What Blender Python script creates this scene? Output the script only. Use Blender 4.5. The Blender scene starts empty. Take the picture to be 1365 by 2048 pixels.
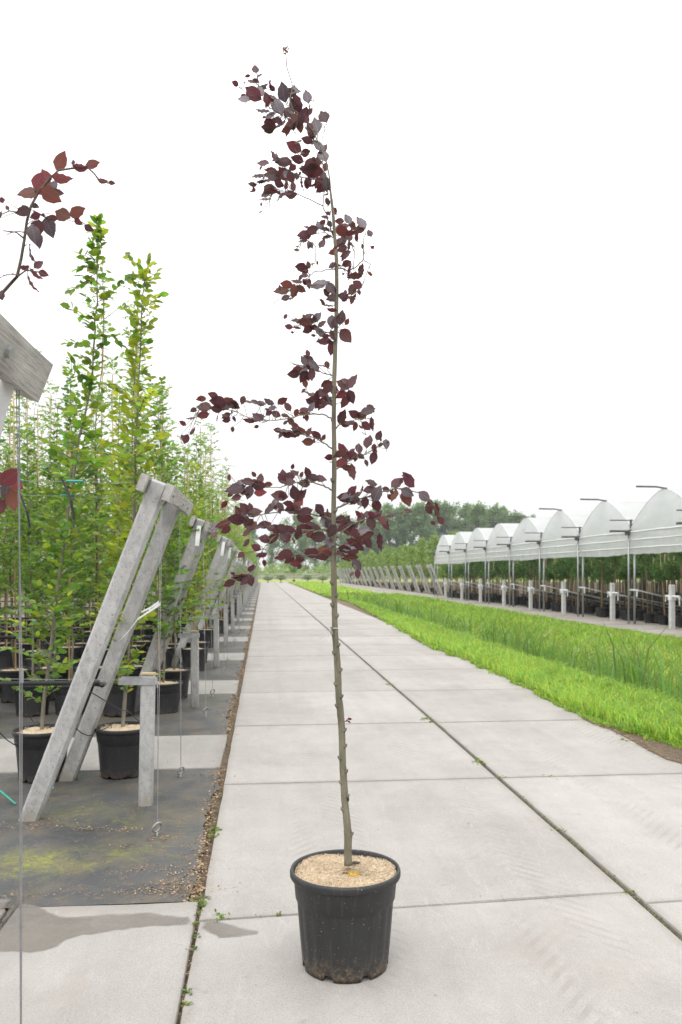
import bpy, math, random
import numpy as np
from mathutils import Vector, Matrix

# ------------------------------------------------------------------ camera, sky, sun, exposure
scene = bpy.context.scene
COL = scene.collection
YAW = math.radians(5.43)
CAM_H = 1.69
F, CX, HY = 1650.0, 682.5, 1145.0            # focal length, centre and horizon of the photograph, in its pixels

cam_d = bpy.data.cameras.new('camera')
cam = bpy.data.objects.new('camera', cam_d)
COL.objects.link(cam)
cam.location = (0, 0, CAM_H)
cam.rotation_euler = (math.pi / 2, 0, -YAW)
cam_d.sensor_fit = 'VERTICAL'
cam_d.sensor_height = 36.0
cam_d.sensor_width = 24.0
cam_d.lens = F / 2048 * 36.0
cam_d.shift_y = (HY - 1024) / 2048
cam_d.clip_start = 0.05
cam_d.clip_end = 5000
cam_d.dof.use_dof = True
cam_d.dof.focus_distance = 3.6
cam_d.dof.aperture_fstop = 5.0
scene.camera = cam

SUN_EL, SUN_AZ = math.radians(58), math.radians(200)   # high, behind the camera; veiled by cloud
world = bpy.data.worlds.new('World')
scene.world = world
world.use_nodes = True
wn = world.node_tree
wn.nodes.clear()
w_out = wn.nodes.new('ShaderNodeOutputWorld')
w_bg = wn.nodes.new('ShaderNodeBackground')
w_sky = wn.nodes.new('ShaderNodeTexSky')
w_sky.sky_type = 'NISHITA'
w_sky.sun_disc = False
w_sky.sun_elevation = SUN_EL
w_sky.sun_rotation = SUN_AZ
w_hsv = wn.nodes.new('ShaderNodeHueSaturation')
w_hsv.inputs['Saturation'].default_value = 0.15
w_tc = wn.nodes.new('ShaderNodeTexCoord')
w_sep = wn.nodes.new('ShaderNodeSeparateXYZ')
w_max = wn.nodes.new('ShaderNodeMath'); w_max.operation = 'MAXIMUM'; w_max.inputs[1].default_value = 0.0
w_mad = wn.nodes.new('ShaderNodeMath'); w_mad.operation = 'MULTIPLY_ADD'
w_mad.inputs[1].default_value = 15.5; w_mad.inputs[2].default_value = 7.2     # overcast deck: three times brighter overhead
w_col = wn.nodes.new('ShaderNodeVectorMath'); w_col.operation = 'SCALE'
w_col.inputs[0].default_value = (1.0, 1.0, 1.01)
w_mix = wn.nodes.new('ShaderNodeMix'); w_mix.data_type = 'RGBA'; w_mix.inputs['Factor'].default_value = 0.88
wn.links.new(w_sky.outputs[0], w_hsv.inputs['Color'])
wn.links.new(w_tc.outputs['Generated'], w_sep.inputs[0])
wn.links.new(w_sep.outputs['Z'], w_max.inputs[0])
wn.links.new(w_max.outputs[0], w_mad.inputs[0])
wn.links.new(w_mad.outputs[0], w_col.inputs['Scale'])
wn.links.new(w_hsv.outputs[0], w_mix.inputs['A'])
wn.links.new(w_col.outputs[0], w_mix.inputs['B'])
wn.links.new(w_mix.outputs['Result'], w_bg.inputs['Color'])
w_bg.inputs['Strength'].default_value = 0.12
wn.links.new(w_bg.outputs[0], w_out.inputs['Surface'])

sun_d = bpy.data.lights.new('sun', 'SUN')
sun_d.energy = 1.0
sun_d.angle = math.radians(25)
sun_d.color = (1.0, 0.97, 0.93)
sun = bpy.data.objects.new('sun', sun_d)
COL.objects.link(sun)
sd = Vector((math.sin(SUN_AZ) * math.cos(SUN_EL), math.cos(SUN_AZ) * math.cos(SUN_EL), math.sin(SUN_EL)))
sun.rotation_euler = sd.to_track_quat('Z', 'Y').to_euler()

scene.view_settings.view_transform = 'Standard'
scene.view_settings.look = 'None'
scene.view_settings.exposure = 0.14
scene.view_settings.gamma = 1.0
scene.view_settings.use_curve_mapping = False
scene.render.engine = 'CYCLES'
scene.cycles.max_bounces = 8
scene.cycles.diffuse_bounces = 3
scene.cycles.transmission_bounces = 5
scene.cycles.transparent_max_bounces = 12
scene.cycles.use_denoising = True

# ------------------------------------------------------------------ helpers
rng = random.Random(7)
nrg = np.random.default_rng(7)
FWD = np.array((math.sin(YAW), math.cos(YAW), 0.0))
RGT = np.array((math.cos(YAW), -math.sin(YAW), 0.0))
UP = np.array((0.0, 0.0, 1.0))
CAMP = np.array((0.0, 0.0, CAM_H))


def ray(px, py):
    return FWD + RGT * ((px - CX) / F) + UP * ((HY - py) / F)


def atd(px, py, d):
    return CAMP + ray(px, py) * d


def at_y(px, py, y):
    r = ray(px, py)
    return CAMP + r * (y / r[1])


def gnd(px, py, z=0.0):
    return CAMP + ray(px, py) * ((CAM_H - z) / ((py - HY) / F))


ORD = ['first', 'second', 'third', 'fourth', 'fifth', 'sixth', 'seventh', 'eighth', 'ninth', 'tenth', 'eleventh', 'twelfth',
       'thirteenth', 'fourteenth', 'fifteenth', 'sixteenth', 'seventeenth', 'eighteenth', 'nineteenth']
TENS = {20: 'twent', 30: 'thirt', 40: 'fort', 50: 'fift', 60: 'sixt', 70: 'sevent'}


def ordinal(n):
    if n < 20:
        return ORD[n - 1]
    t = TENS[n // 10 * 10]
    return t + 'ieth' if n % 10 == 0 else t + 'y-' + ORD[n % 10 - 1]


class MB:
    """collects geometry and links it as one mesh object"""
    def __init__(s):
        s.v, s.f, s.m = [], [], []

    def add(s, vs, fs, mi=0):
        o = len(s.v)
        s.v += [tuple(map(float, p)) for p in vs]
        s.f += [tuple(i + o for i in f) for f in fs]
        s.m += [mi] * len(fs)

    def box(s, c, size, rot=None, bev=0.0, mi=0):
        hx, hy, hz = size[0] / 2, size[1] / 2, size[2] / 2
        if bev <= 0:
            vs = [(x, y, z) for x in (-hx, hx) for y in (-hy, hy) for z in (-hz, hz)]
            fs = [(0, 1, 3, 2), (4, 6, 7, 5), (0, 4, 5, 1), (2, 3, 7, 6), (0, 2, 6, 4), (1, 5, 7, 3)]
        else:                                   # chamfered along every edge
            b = min(bev, hx * .9, hy * .9, hz * .9)
            vs, idx = [], {}
            for sx in (-1, 1):
                for sy in (-1, 1):
                    for sz in (-1, 1):
                        for ax in range(3):
                            p = [sx * (hx - b), sy * (hy - b), sz * (hz - b)]
                            p[ax] = (sx * hx, sy * hy, sz * hz)[ax]
                            idx[(sx, sy, sz, ax)] = len(vs)
                            vs.append(tuple(p))
            fs = []
            for ax in range(3):
                a1, a2 = [(1, 2), (0, 2), (0, 1)][ax]
                for sg in (-1, 1):
                    q = []
                    for u, w in ((-1, -1), (1, -1), (1, 1), (-1, 1)):
                        k = [0, 0, 0]; k[ax] = sg; k[a1] = u; k[a2] = w
                        q.append(idx[(k[0], k[1], k[2], ax)])
                    fs.append(tuple(q))
                for u in (-1, 1):               # edge chamfers, edges along ax
                    for w in (-1, 1):
                        q = []
                        for sg, fa in ((-1, a1), (1, a1), (1, a2), (-1, a2)):
                            k = [0, 0, 0]; k[ax] = sg; k[a1] = u; k[a2] = w
                            q.append(idx[(k[0], k[1], k[2], fa)])
                        fs.append(tuple(q))
            for sx in (-1, 1):
                for sy in (-1, 1):
                    for sz in (-1, 1):
                        fs.append(tuple(idx[(sx, sy, sz, a)] for a in range(3)))
        M = np.array(rot if rot is not None else np.eye(3))
        vs = [tuple(M @ np.array(p) + np.array(c)) for p in vs]
        s.add(vs, fs, mi)

    def tube(s, pts, radii, n=8, mi=0, cap=True, jit=0.0):
        pts = [np.array(p, float) for p in pts]
        if not hasattr(radii, '__len__'):
            radii = [radii] * len(pts)
        vs = []
        ref = np.array((0.31, 0.17, 0.93))
        prev = None
        for i, p in enumerate(pts):
            a = pts[max(i - 1, 0)]; b = pts[min(i + 1, len(pts) - 1)]
            t = b - a; t = t / (np.linalg.norm(t) + 1e-9)
            if prev is None:
                if abs(t @ ref) > .95: ref = np.array((0.9, 0.3, 0.1))
                u = np.cross(t, ref)
            else:
                u = prev - t * (prev @ t)
            u /= np.linalg.norm(u) + 1e-9
            prev = u
            w = np.cross(t, u)
            for k in range(n):
                an = 2 * math.pi * k / n
                r = radii[i] * (1 + (rng.uniform(-jit, jit) if jit else 0))
                vs.append(p + (u * math.cos(an) + w * math.sin(an)) * r)
        fs = []
        for i in range(len(pts) - 1):
            for k in range(n):
                k2 = (k + 1) % n
                fs.append((i * n + k, i * n + k2, (i + 1) * n + k2, (i + 1) * n + k))
        if cap:
            fs.append(tuple(range(n - 1, -1, -1)))
            fs.append(tuple((len(pts) - 1) * n + k for k in range(n)))
        s.add(vs, fs, mi)

    def torus(s, c, R, r, axis='y', n=20, m=8, rot=None):
        vs, fs = [], []
        M = np.array(rot if rot is not None else np.eye(3))
        for i in range(n):
            a = 2 * math.pi * i / n
            for j in range(m):
                b = 2 * math.pi * j / m
                q = (R + r * math.cos(b))
                vs.append(M @ np.array((q * math.cos(a), r * math.sin(b), q * math.sin(a))) + np.array(c))
        for i in range(n):
            for j in range(m):
                i2, j2 = (i + 1) % n, (j + 1) % m
                fs.append((i * m + j, i * m + j2, i2 * m + j2, i2 * m + j))
        s.add(vs, fs)

    def build(s, name, mat, parent=None, smooth=False, loc=None):
        me = bpy.data.meshes.new(name)
        me.from_pydata(s.v, [], s.f)
        mats = mat if isinstance(mat, (list, tuple)) else [mat]
        for q in mats: me.materials.append(q)
        if len(mats) > 1: me.polygons.foreach_set('material_index', s.m)
        if smooth: me.polygons.foreach_set('use_smooth', [True] * len(s.f))
        me.update()
        return link(name, me, parent, loc)


def link(name, me, parent=None, loc=None):
    o = bpy.data.objects.new(name, me)
    COL.objects.link(o)
    if parent is not None: o.parent = parent
    if loc is not None: o.location = loc
    return o


def np_mesh(name, verts, faces, mat, smooth=False):
    """verts (N,3); faces list of (M,k) arrays with k equal inside each array"""
    me = bpy.data.meshes.new(name)
    me.vertices.add(len(verts))
    me.vertices.foreach_set('co', np.ascontiguousarray(verts, dtype=np.float32).ravel())
    li = np.concatenate([f.ravel() for f in faces]).astype(np.int32)
    tot = np.concatenate([np.full(len(f), f.shape[1], np.int32) for f in faces])
    st = np.concatenate([[0], np.cumsum(tot)[:-1]]).astype(np.int32)
    me.loops.add(len(li)); me.loops.foreach_set('vertex_index', li)
    me.polygons.add(len(tot)); me.polygons.foreach_set('loop_start', st)
    try: me.polygons.foreach_set('loop_total', tot)
    except Exception: pass
    me.materials.append(mat)
    if smooth: me.polygons.foreach_set('use_smooth', np.ones(len(tot), bool))
    me.update(calc_edges=True)
    me.validate()
    return me


def empty(name, label, cat, loc=(0, 0, 0), rz=0.0, group=None):
    o = bpy.data.objects.new(name, None)
    o.empty_display_size = .1
    COL.objects.link(o)
    o.location = loc; o.rotation_euler = (0, 0, rz)
    return tag(o, label, cat, group)


def tag(o, label, cat, group=None):
    o['label'] = label; o['category'] = cat
    if group: o['group'] = group
    return o


def structure(o):
    o['kind'] = 'structure'
    return o


def stuff(o):
    o['kind'] = 'stuff'
    return o


KIDS = {}


def kids(o):
    if not KIDS.get('n') == len(bpy.data.objects):
        KIDS.clear(); KIDS['n'] = len(bpy.data.objects)
        for q in COL.objects:
            if q.parent is not None: KIDS.setdefault(q.parent.name, []).append(q)
    return KIDS.get(o.name, [])


def tree_of(o):
    return (o, [tree_of(c) for c in kids(o)])


def copy_tree(t, parent=None):
    o, ch = t
    c = o.copy(); COL.objects.link(c)
    if parent is not None: c.parent = parent
    for q in ch: copy_tree(q, c)
    return c


# ------------------------------------------------------------------ materials
def base_mat(name):
    m = bpy.data.materials.new(name); m.use_nodes = True
    nt = m.node_tree
    return m, nt, nt.nodes['Principled BSDF'], nt.nodes['Material Output']


def nd(nt, kind, **kw):
    n = nt.nodes.new(kind)
    for k, v in kw.items():
        if k in n.inputs.keys(): n.inputs[k].default_value = v
        else: setattr(n, k, v)
    return n


def coords(nt, space, scale=(1, 1, 1)):
    mp = nd(nt, 'ShaderNodeMapping'); mp.inputs['Scale'].default_value = scale
    if space == 'world':
        g = nd(nt, 'ShaderNodeNewGeometry'); nt.links.new(g.outputs['Position'], mp.inputs['Vector'])
    else:
        t = nd(nt, 'ShaderNodeTexCoord'); nt.links.new(t.outputs['Object'], mp.inputs['Vector'])
    return mp.outputs[0]


def noise(nt, vec, scale, detail=4, rough=.55, dist=0.0):
    n = nd(nt, 'ShaderNodeTexNoise'); n.inputs['Scale'].default_value = scale
    n.inputs['Detail'].default_value = detail; n.inputs['Roughness'].default_value = rough
    n.inputs['Distortion'].default_value = dist
    nt.links.new(vec, n.inputs['Vector'])
    return n.outputs['Fac']


def ramp(nt, fac, stops):
    r = nd(nt, 'ShaderNodeValToRGB')
    e = r.color_ramp.elements
    while len(e) < len(stops): e.new(.5)
    for q, (p, c) in zip(e, stops):
        q.position = p
        q.color = (c, c, c, 1) if not hasattr(c, '__len__') else (*c, 1)
    nt.links.new(fac, r.inputs[0])
    return r.outputs['Color']


def mixc(nt, fac, a, b, mode='MIX'):
    m = nd(nt, 'ShaderNodeMix', data_type='RGBA', blend_type=mode)
    for sock, v in (('Factor', fac), ('A', a), ('B', b)):
        if hasattr(v, 'is_linked'): nt.links.new(v, m.inputs[sock])
        elif sock == 'Factor': m.inputs[sock].default_value = v
        else: m.inputs[sock].default_value = (*v, 1)
    return m.outputs['Result']


def mth(nt, op, a, b=None, c=None):
    m = nd(nt, 'ShaderNodeMath', operation=op)
    for i, v in enumerate((a, b, c)):
        if v is None: continue
        if hasattr(v, 'is_linked'): nt.links.new(v, m.inputs[i])
        else: m.inputs[i].default_value = v
    return m.outputs[0]


def bump(nt, bs, h, strength=.3, dist=.01):
    b = nd(nt, 'ShaderNodeBump'); b.inputs['Strength'].default_value = strength; b.inputs['Distance'].default_value = dist
    nt.links.new(h, b.inputs['Height']); nt.links.new(b.outputs[0], bs.inputs['Normal'])


def simple(name, c, rough=.6, var=.15, scale=8, metal=0.0, space='obj', bmp=0.0, spec=.5):
    m, nt, bs, _ = base_mat(name)
    v = coords(nt, space)
    f = noise(nt, v, scale, 5)
    lo = tuple(x * (1 - var) for x in c); hi = tuple(min(1, x * (1 + var)) for x in c)
    nt.links.new(ramp(nt, f, [(.3, lo), (.7, hi)]), bs.inputs['Base Color'])
    bs.inputs['Roughness'].default_value = rough; bs.inputs['Metallic'].default_value = metal
    bs.inputs['Specular IOR Level'].default_value = spec
    if bmp: bump(nt, bs, noise(nt, v, scale * 6, 4), bmp, .004)
    return m


def concrete_mat(name, c, tone=.07, blotch=.16, speck=.17, pits=True, cscale=1.0, tyre=False):
    m, nt, bs, _ = base_mat(name)
    v = coords(nt, 'world')
    big = noise(nt, v, .55 * cscale, 5, .6, .4)
    mid = noise(nt, v, 3.2 * cscale, 6, .65)
    fine = noise(nt, v, 190, 3, .7)
    streak = noise(nt, coords(nt, 'world', (6, .5, 1)), 1.0, 5, .6)
    col = ramp(nt, big, [(.28, tuple(x * (1 - blotch) for x in c)), (.5, c), (.75, tuple(min(1, x * (1 + blotch * .7)) for x in c))])
    col = mixc(nt, .5, col, ramp(nt, mid, [(.3, .86), (.7, 1.1)]), 'MULTIPLY')
    col = mixc(nt, .35, col, ramp(nt, streak, [(.3, .84), (.65, 1.06)]), 'MULTIPLY')
    col = mixc(nt, 1.0, col, ramp(nt, fine, [(.25, 1 - speck * 2.2), (.5, 1.0), (.78, 1 + speck)]), 'MULTIPLY')
    info = nd(nt, 'ShaderNodeObjectInfo')
    col = mixc(nt, 1.0, col, ramp(nt, info.outputs['Random'], [(0, (1 - tone, 1 - tone, 1 - tone * 1.1)), (1, 1 + tone * .5)]), 'MULTIPLY')
    # scattered small brown stains and crumbs
    st = noise(nt, v, 9, 3, .5, .6)
    col = mixc(nt, ramp(nt, st, [(.68, 0.0), (.76, .4)]), col, (.23, .19, .145))
    st2 = noise(nt, v, .9, 6, .7, 1.0)
    col = mixc(nt, ramp(nt, st2, [(.56, 0.0), (.68, .22)]), col, (.27, .22, .19))            # faint pinkish mud film
    scuff = noise(nt, coords(nt, 'world', (9, 2.2, 1)), 1.3, 7, .75, 2.0)
    col = mixc(nt, ramp(nt, scuff, [(.55, 0.0), (.72, .30)]), col, (.47, .465, .455))        # scoured, paler laitance
    tc = nd(nt, 'ShaderNodeTexCoord'); gs = nd(nt, 'ShaderNodeSeparateXYZ'); nt.links.new(tc.outputs['Generated'], gs.inputs[0])
    ed = mth(nt, 'MINIMUM', mth(nt, 'MINIMUM', gs.outputs['X'], mth(nt, 'SUBTRACT', 1.0, gs.outputs['X'])), mth(nt, 'MINIMUM', gs.outputs['Y'], mth(nt, 'SUBTRACT', 1.0, gs.outputs['Y'])))
    ed = mth(nt, 'ADD', ed, mth(nt, 'MULTIPLY', mth(nt, 'SUBTRACT', noise(nt, v, 7, 7, .75), .45), .06))
    col = mixc(nt, ramp(nt, ed, [(.0, .38), (.012, .22), (.03, 0.0)]), col, (.17, .145, .11))       # soil worked into the edges
    if tyre:
        ws = nd(nt, 'ShaderNodeSeparateXYZ'); nt.links.new(v, ws.inputs[0])
        for x0 in (.42, 1.42, 2.75, 3.55):
            dx = mth(nt, 'ABSOLUTE', mth(nt, 'SUBTRACT', ws.outputs['X'], x0))
            band = ramp(nt, dx, [(.19, 1.0), (.26, 0.0)])
            chev = mth(nt, 'SINE', mth(nt, 'MULTIPLY', mth(nt, 'ADD', ws.outputs['Y'], mth(nt, 'MULTIPLY', dx, 1.1)), 62.0))
            lug = ramp(nt, mth(nt, 'ADD', chev, mth(nt, 'MULTIPLY', noise(nt, v, 14, 4, .7), .9)), [(.55, 0.0), (.9, 1.0)])
            worn = ramp(nt, noise(nt, coords(nt, 'world', (1.2, .35, 1)), 1.6, 5, .65), [(.44, 0.0), (.62, .34)])
            col = mixc(nt, mth(nt, 'MULTIPLY', mth(nt, 'MULTIPLY', band, lug), worn), col, (.20, .165, .145))
    agg = noise(nt, v, 420, 2, .5)
    col = mixc(nt, ramp(nt, agg, [(.66, 0.0), (.72, .5)]), col, (.55, .54, .52))
    col = mixc(nt, ramp(nt, agg, [(.28, .55), (.34, 0.0)]), col, (.16, .15, .14))
    nt.links.new(col, bs.inputs['Base Color'])
    bs.inputs['Roughness'].default_value = .85
    bs.inputs['Specular IOR Level'].default_value = .25
    bump(nt, bs, mth(nt, 'ADD', fine, mth(nt, 'MULTIPLY', mid, 1.5)), .25, .006)
    return m


M_slab = concrete_mat('road_concrete', (.350, .332, .310), tyre=True)
M_path = concrete_mat('path_concrete', (.322, .307, .286))
M_strip = concrete_mat('strip_concrete', (.30, .275, .245), blotch=.3)


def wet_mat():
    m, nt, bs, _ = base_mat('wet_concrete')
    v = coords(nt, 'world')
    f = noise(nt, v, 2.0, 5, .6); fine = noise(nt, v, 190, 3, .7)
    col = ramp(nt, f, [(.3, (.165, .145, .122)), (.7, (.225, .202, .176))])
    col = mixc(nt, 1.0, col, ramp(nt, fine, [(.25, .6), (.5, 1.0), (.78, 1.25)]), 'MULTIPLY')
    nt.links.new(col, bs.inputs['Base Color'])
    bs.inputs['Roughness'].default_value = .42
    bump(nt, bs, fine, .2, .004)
    at = nd(nt, 'ShaderNodeAttribute'); at.attribute_name = 'rim'
    tp = nd(nt, 'ShaderNodeBsdfTransparent'); mx = nd(nt, 'ShaderNodeMixShader')
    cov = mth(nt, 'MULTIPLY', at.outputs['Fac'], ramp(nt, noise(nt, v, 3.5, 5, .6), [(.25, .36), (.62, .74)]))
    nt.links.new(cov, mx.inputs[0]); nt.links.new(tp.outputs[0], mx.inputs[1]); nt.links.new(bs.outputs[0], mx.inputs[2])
    nt.links.new(mx.outputs[0], _.inputs['Surface'])
    return m


M_wet = wet_mat()


def soil_mat(name='soil', a=(.07, .047, .03), b=(.20, .145, .095), sc=14):
    m, nt, bs, _ = base_mat(name)
    v = coords(nt, 'world')
    f = noise(nt, v, sc, 8, .7); g = noise(nt, v, 120, 4, .7); big = noise(nt, v, 1.2, 4)
    col = ramp(nt, f, [(.3, a), (.65, b)])
    col = mixc(nt, ramp(nt, big, [(.5, 0.0), (.65, .5)]), col, (.09, .10, .03))
    col = mixc(nt, .8, col, ramp(nt, g, [(.25, .55), (.75, 1.35)]), 'MULTIPLY')
    nt.links.new(col, bs.inputs['Base Color']); bs.inputs['Roughness'].default_value = .95
    bump(nt, bs, mth(nt, 'ADD', f, g), .8, .02)
    return m


M_soil = soil_mat()


def cloth_mat():
    m, nt, bs, _ = base_mat('ground_cloth')
    v = coords(nt, 'world')
    n1 = noise(nt, v, 1.3, 6, .6, .3); n2 = noise(nt, v, 6, 6, .65); n3 = noise(nt, v, 60, 4, .7); n4 = noise(nt, v, 230, 2, .6)
    col = ramp(nt, n1, [(.3, (.034, .037, .040)), (.7, (.062, .066, .071))])
    wv = nd(nt, 'ShaderNodeTexWave'); wv.inputs['Scale'].default_value = 120; wv.inputs['Distortion'].default_value = .5
    nt.links.new(v, wv.inputs['Vector'])
    col = mixc(nt, .25, col, ramp(nt, wv.outputs['Fac'], [(0, .75), (1, 1.2)]), 'MULTIPLY')
    dust = noise(nt, v, 2.3, 7, .7, .5)
    col = mixc(nt, ramp(nt, dust, [(.44, 0.0), (.72, .7)]), col, (.15, .12, .08))          # dried soil film
    crumbs = mth(nt, 'MULTIPLY', ramp(nt, n2, [(.52, 0.0), (.60, 1.0)]), ramp(nt, n3, [(.52, 0.0), (.60, .9)]))
    col = mixc(nt, crumbs, col, (.20, .135, .08))
    # algae: a yellow-green bloom that keeps to one corner of the first bed and fades into specks
    geo = nd(nt, 'ShaderNodeNewGeometry'); sep = nd(nt, 'ShaderNodeSeparateXYZ'); nt.links.new(geo.outputs['Position'], sep.inputs[0])

    def blob(cx, cy, rx, ry):
        dx = mth(nt, 'DIVIDE', mth(nt, 'SUBTRACT', sep.outputs['X'], cx), rx)
        dy = mth(nt, 'DIVIDE', mth(nt, 'SUBTRACT', sep.outputs['Y'], cy), ry)
        d = mth(nt, 'SQRT', mth(nt, 'ADD', mth(nt, 'MULTIPLY', dx, dx), mth(nt, 'MULTIPLY', dy, dy)))
        return mth(nt, 'SUBTRACT', 1.0, d)
    alg = mth(nt, 'MAXIMUM', blob(-1.35, 4.98, .52, .36), mth(nt, 'MULTIPLY', blob(-1.25, 6.05, .8, .5), .35))
    alg = mth(nt, 'MAXIMUM', alg, mth(nt, 'MULTIPLY', blob(-.85, 5.1, .5, .3), .6))
    alg = mth(nt, 'ADD', alg, mth(nt, 'MULTIPLY', mth(nt, 'SUBTRACT', noise(nt, v, 5, 9, .85, .9), .5), 3.2))
    fleck = ramp(nt, noise(nt, v, 34, 6, .8), [(.40, .15), (.56, 1.0)])
    col = mixc(nt, mth(nt, 'MULTIPLY', fleck, ramp(nt, alg, [(.2, 0.0), (.9, .9)])), col, ramp(nt, n3, [(.3, (.12, .135, .02)), (.7, (.27, .28, .04))]))
    olive = noise(nt, v, 1.7, 5, .65, .7)
    col = mixc(nt, ramp(nt, olive, [(.56, 0.0), (.72, .5)]), col, (.105, .10, .035))
    chips = ramp(nt, n4, [(.66, 0.0), (.70, .75)])
    col = mixc(nt, chips, col, (.38, .30, .20))
    nt.links.new(col, bs.inputs['Base Color'])
    bs.inputs['Roughness'].default_value = .55
    bump(nt, bs, mth(nt, 'ADD', n2, mth(nt, 'MULTIPLY', crumbs, .8)), .5, .012)
    return m


M_cloth = cloth_mat()


def post_mat():
    m, nt, bs, _ = base_mat('cast_post')
    v = coords(nt, 'obj')
    a = noise(nt, v, 5, 6, .65); b = noise(nt, v, 62, 4, .7); c = noise(nt, coords(nt, 'obj', (9, 9, 4.0)), 1.5, 6, .7, 1.5)
    col = ramp(nt, a, [(.28, (.27, .27, .265)), (.55, (.38, .38, .375)), (.75, (.45, .45, .445))])
    col = mixc(nt, .8, col, ramp(nt, c, [(.3, .70), (.6, 1.12)]), 'MULTIPLY')
    pit = ramp(nt, b, [(.33, .30), (.40, 1.0)])
    col = mixc(nt, .8, col, pit, 'MULTIPLY')
    geo = nd(nt, 'ShaderNodeNewGeometry'); sep = nd(nt, 'ShaderNodeSeparateXYZ'); nt.links.new(geo.outputs['Position'], sep.inputs[0])
    low = mth(nt, 'ADD', mth(nt, 'SUBTRACT', .22, sep.outputs['Z']), mth(nt, 'MULTIPLY', mth(nt, 'SUBTRACT', noise(nt, v, 9, 5, .7), .5), .9))
    col = mixc(nt, ramp(nt, low, [(.0, 0.0), (.25, .6)]), col, (.19, .17, .12))            # splash dirt near the soil
    info = nd(nt, 'ShaderNodeObjectInfo'); col = mixc(nt, 1.0, col, ramp(nt, info.outputs['Random'], [(0, (.84, .83, .81)), (1, 1.10)]), 'MULTIPLY')
    nt.links.new(col, bs.inputs['Base Color']); bs.inputs['Roughness'].default_value = .75
    bump(nt, bs, mth(nt, 'ADD', pit, mth(nt, 'MULTIPLY', a, .6)), .4, .006)
    return m


M_post = post_mat()


def wood_mat():
    m, nt, bs, _ = base_mat('weathered_plank')
    v = coords(nt, 'obj', (26, 1.6, 26))
    g = noise(nt, v, 1.6, 7, .7, 1.2); k = noise(nt, coords(nt, 'obj'), 5, 5, .6); fine = noise(nt, coords(nt, 'obj', (110, 5, 110)), 1.5, 4, .6)
    col = ramp(nt, g, [(.22, (.19, .18, .165)), (.5, (.40, .39, .37)), (.75, (.52, .51, .485))])
    col = mixc(nt, .7, col, ramp(nt, k, [(.3, .62), (.65, 1.12)]), 'MULTIPLY')
    col = mixc(nt, .6, col, ramp(nt, fine, [(.3, .65), (.6, 1.1)]), 'MULTIPLY')
    info = nd(nt, 'ShaderNodeObjectInfo'); col = mixc(nt, 1.0, col, ramp(nt, info.outputs['Random'], [(0, (.80, .78, .75)), (1, 1.12)]), 'MULTIPLY')
    nt.links.new(col, bs.inputs['Base Color']); bs.inputs['Roughness'].default_value = .85
    bump(nt, bs, mth(nt, 'ADD', g, fine), .5, .006)
    return m


M_wood = wood_mat()


def bark_mat(name, a, b, sc=(30, 30, 6)):
    m, nt, bs, _ = base_mat(name)
    v = coords(nt, 'obj', sc)
    g = noise(nt, v, 1.3, 6, .65); k = noise(nt, coords(nt, 'obj'), 9, 4, .6)
    lent = noise(nt, coords(nt, 'obj', (90, 90, 160)), 1.2, 2, .5)
    col = ramp(nt, g, [(.3, a), (.7, b)])
    col = mixc(nt, .6, col, ramp(nt, k, [(.3, .72), (.7, 1.15)]), 'MULTIPLY')
    col = mixc(nt, ramp(nt, lent, [(.66, 0.0), (.74, .4)]), col, (.4, .39, .34))
    nt.links.new(col, bs.inputs['Base Color']); bs.inputs['Roughness'].default_value = .75
    bump(nt, bs, mth(nt, 'ADD', g, lent), .5, .004)
    return m


M_bark = bark_mat('beech_bark', (.095, .085, .055), (.225, .205, .145))
M_twig = bark_mat('beech_twig', (.06, .045, .035), (.13, .10, .075))
M_barkg = bark_mat('sapling_bark', (.13, .115, .085), (.27, .245, .19))
M_dtrunk = bark_mat('dark_trunk', (.07, .055, .04), (.16, .13, .095))
M_cane = simple('bamboo_cane', (.50, .36, .19), .5, .25, 5)
M_rustcane = simple('old_cane', (.30, .19, .11), .6, .3, 5)


def pot_mat(name, c, dirt=1.0):
    m, nt, bs, _ = base_mat(name)
    v = coords(nt, 'obj')
    a = noise(nt, v, 4, 5, .6); b = noise(nt, v, 150, 3, .6); s2 = noise(nt, coords(nt, 'obj', (60, 60, 4)), 1.0, 5, .6)
    col = ramp(nt, a, [(.3, tuple(x * .85 for x in c)), (.7, tuple(x * 1.2 for x in c))])
    col = mixc(nt, mth(nt, 'MULTIPLY', ramp(nt, s2, [(.55, 0.0), (.75, .22)]), dirt), col, (.16, .15, .135))     # dried water streaks
    t = nd(nt, 'ShaderNodeTexCoord'); sep = nd(nt, 'ShaderNodeSeparateXYZ'); nt.links.new(t.outputs['Object'], sep.inputs[0])
    low = mth(nt, 'ADD', mth(nt, 'MULTIPLY', mth(nt, 'SUBTRACT', .085, sep.outputs['Z']), 7.0),
              mth(nt, 'MULTIPLY', mth(nt, 'SUBTRACT', noise(nt, v, 34, 8, .85), .5), 4.2))
    mud = mth(nt, 'MULTIPLY', ramp(nt, low, [(.1, 0.0), (.9, .85)]), dirt)
    col = mixc(nt, mud, col, ramp(nt, noise(nt, v, 70, 4, .7), [(.35, (.075, .052, .03)), (.7, (.26, .19, .12))]))
    sp = ramp(nt, b, [(.685, 0.0), (.72, .8)])
    col = mixc(nt, mth(nt, 'MULTIPLY', sp, dirt), col, (.55, .50, .43))
    nt.links.new(col, bs.inputs['Base Color'])
    bs.inputs['Roughness'].default_value = .5
    bs.inputs['Specular IOR Level'].default_value = .4
    bump(nt, bs, mth(nt, 'ADD', b, mud), .2, .003)
    return m


M_pot = pot_mat('big_pot_plastic', (.027, .0275, .028))
M_potb = pot_mat('black_pot_plastic', (.018, .018, .020), .45)


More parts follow.
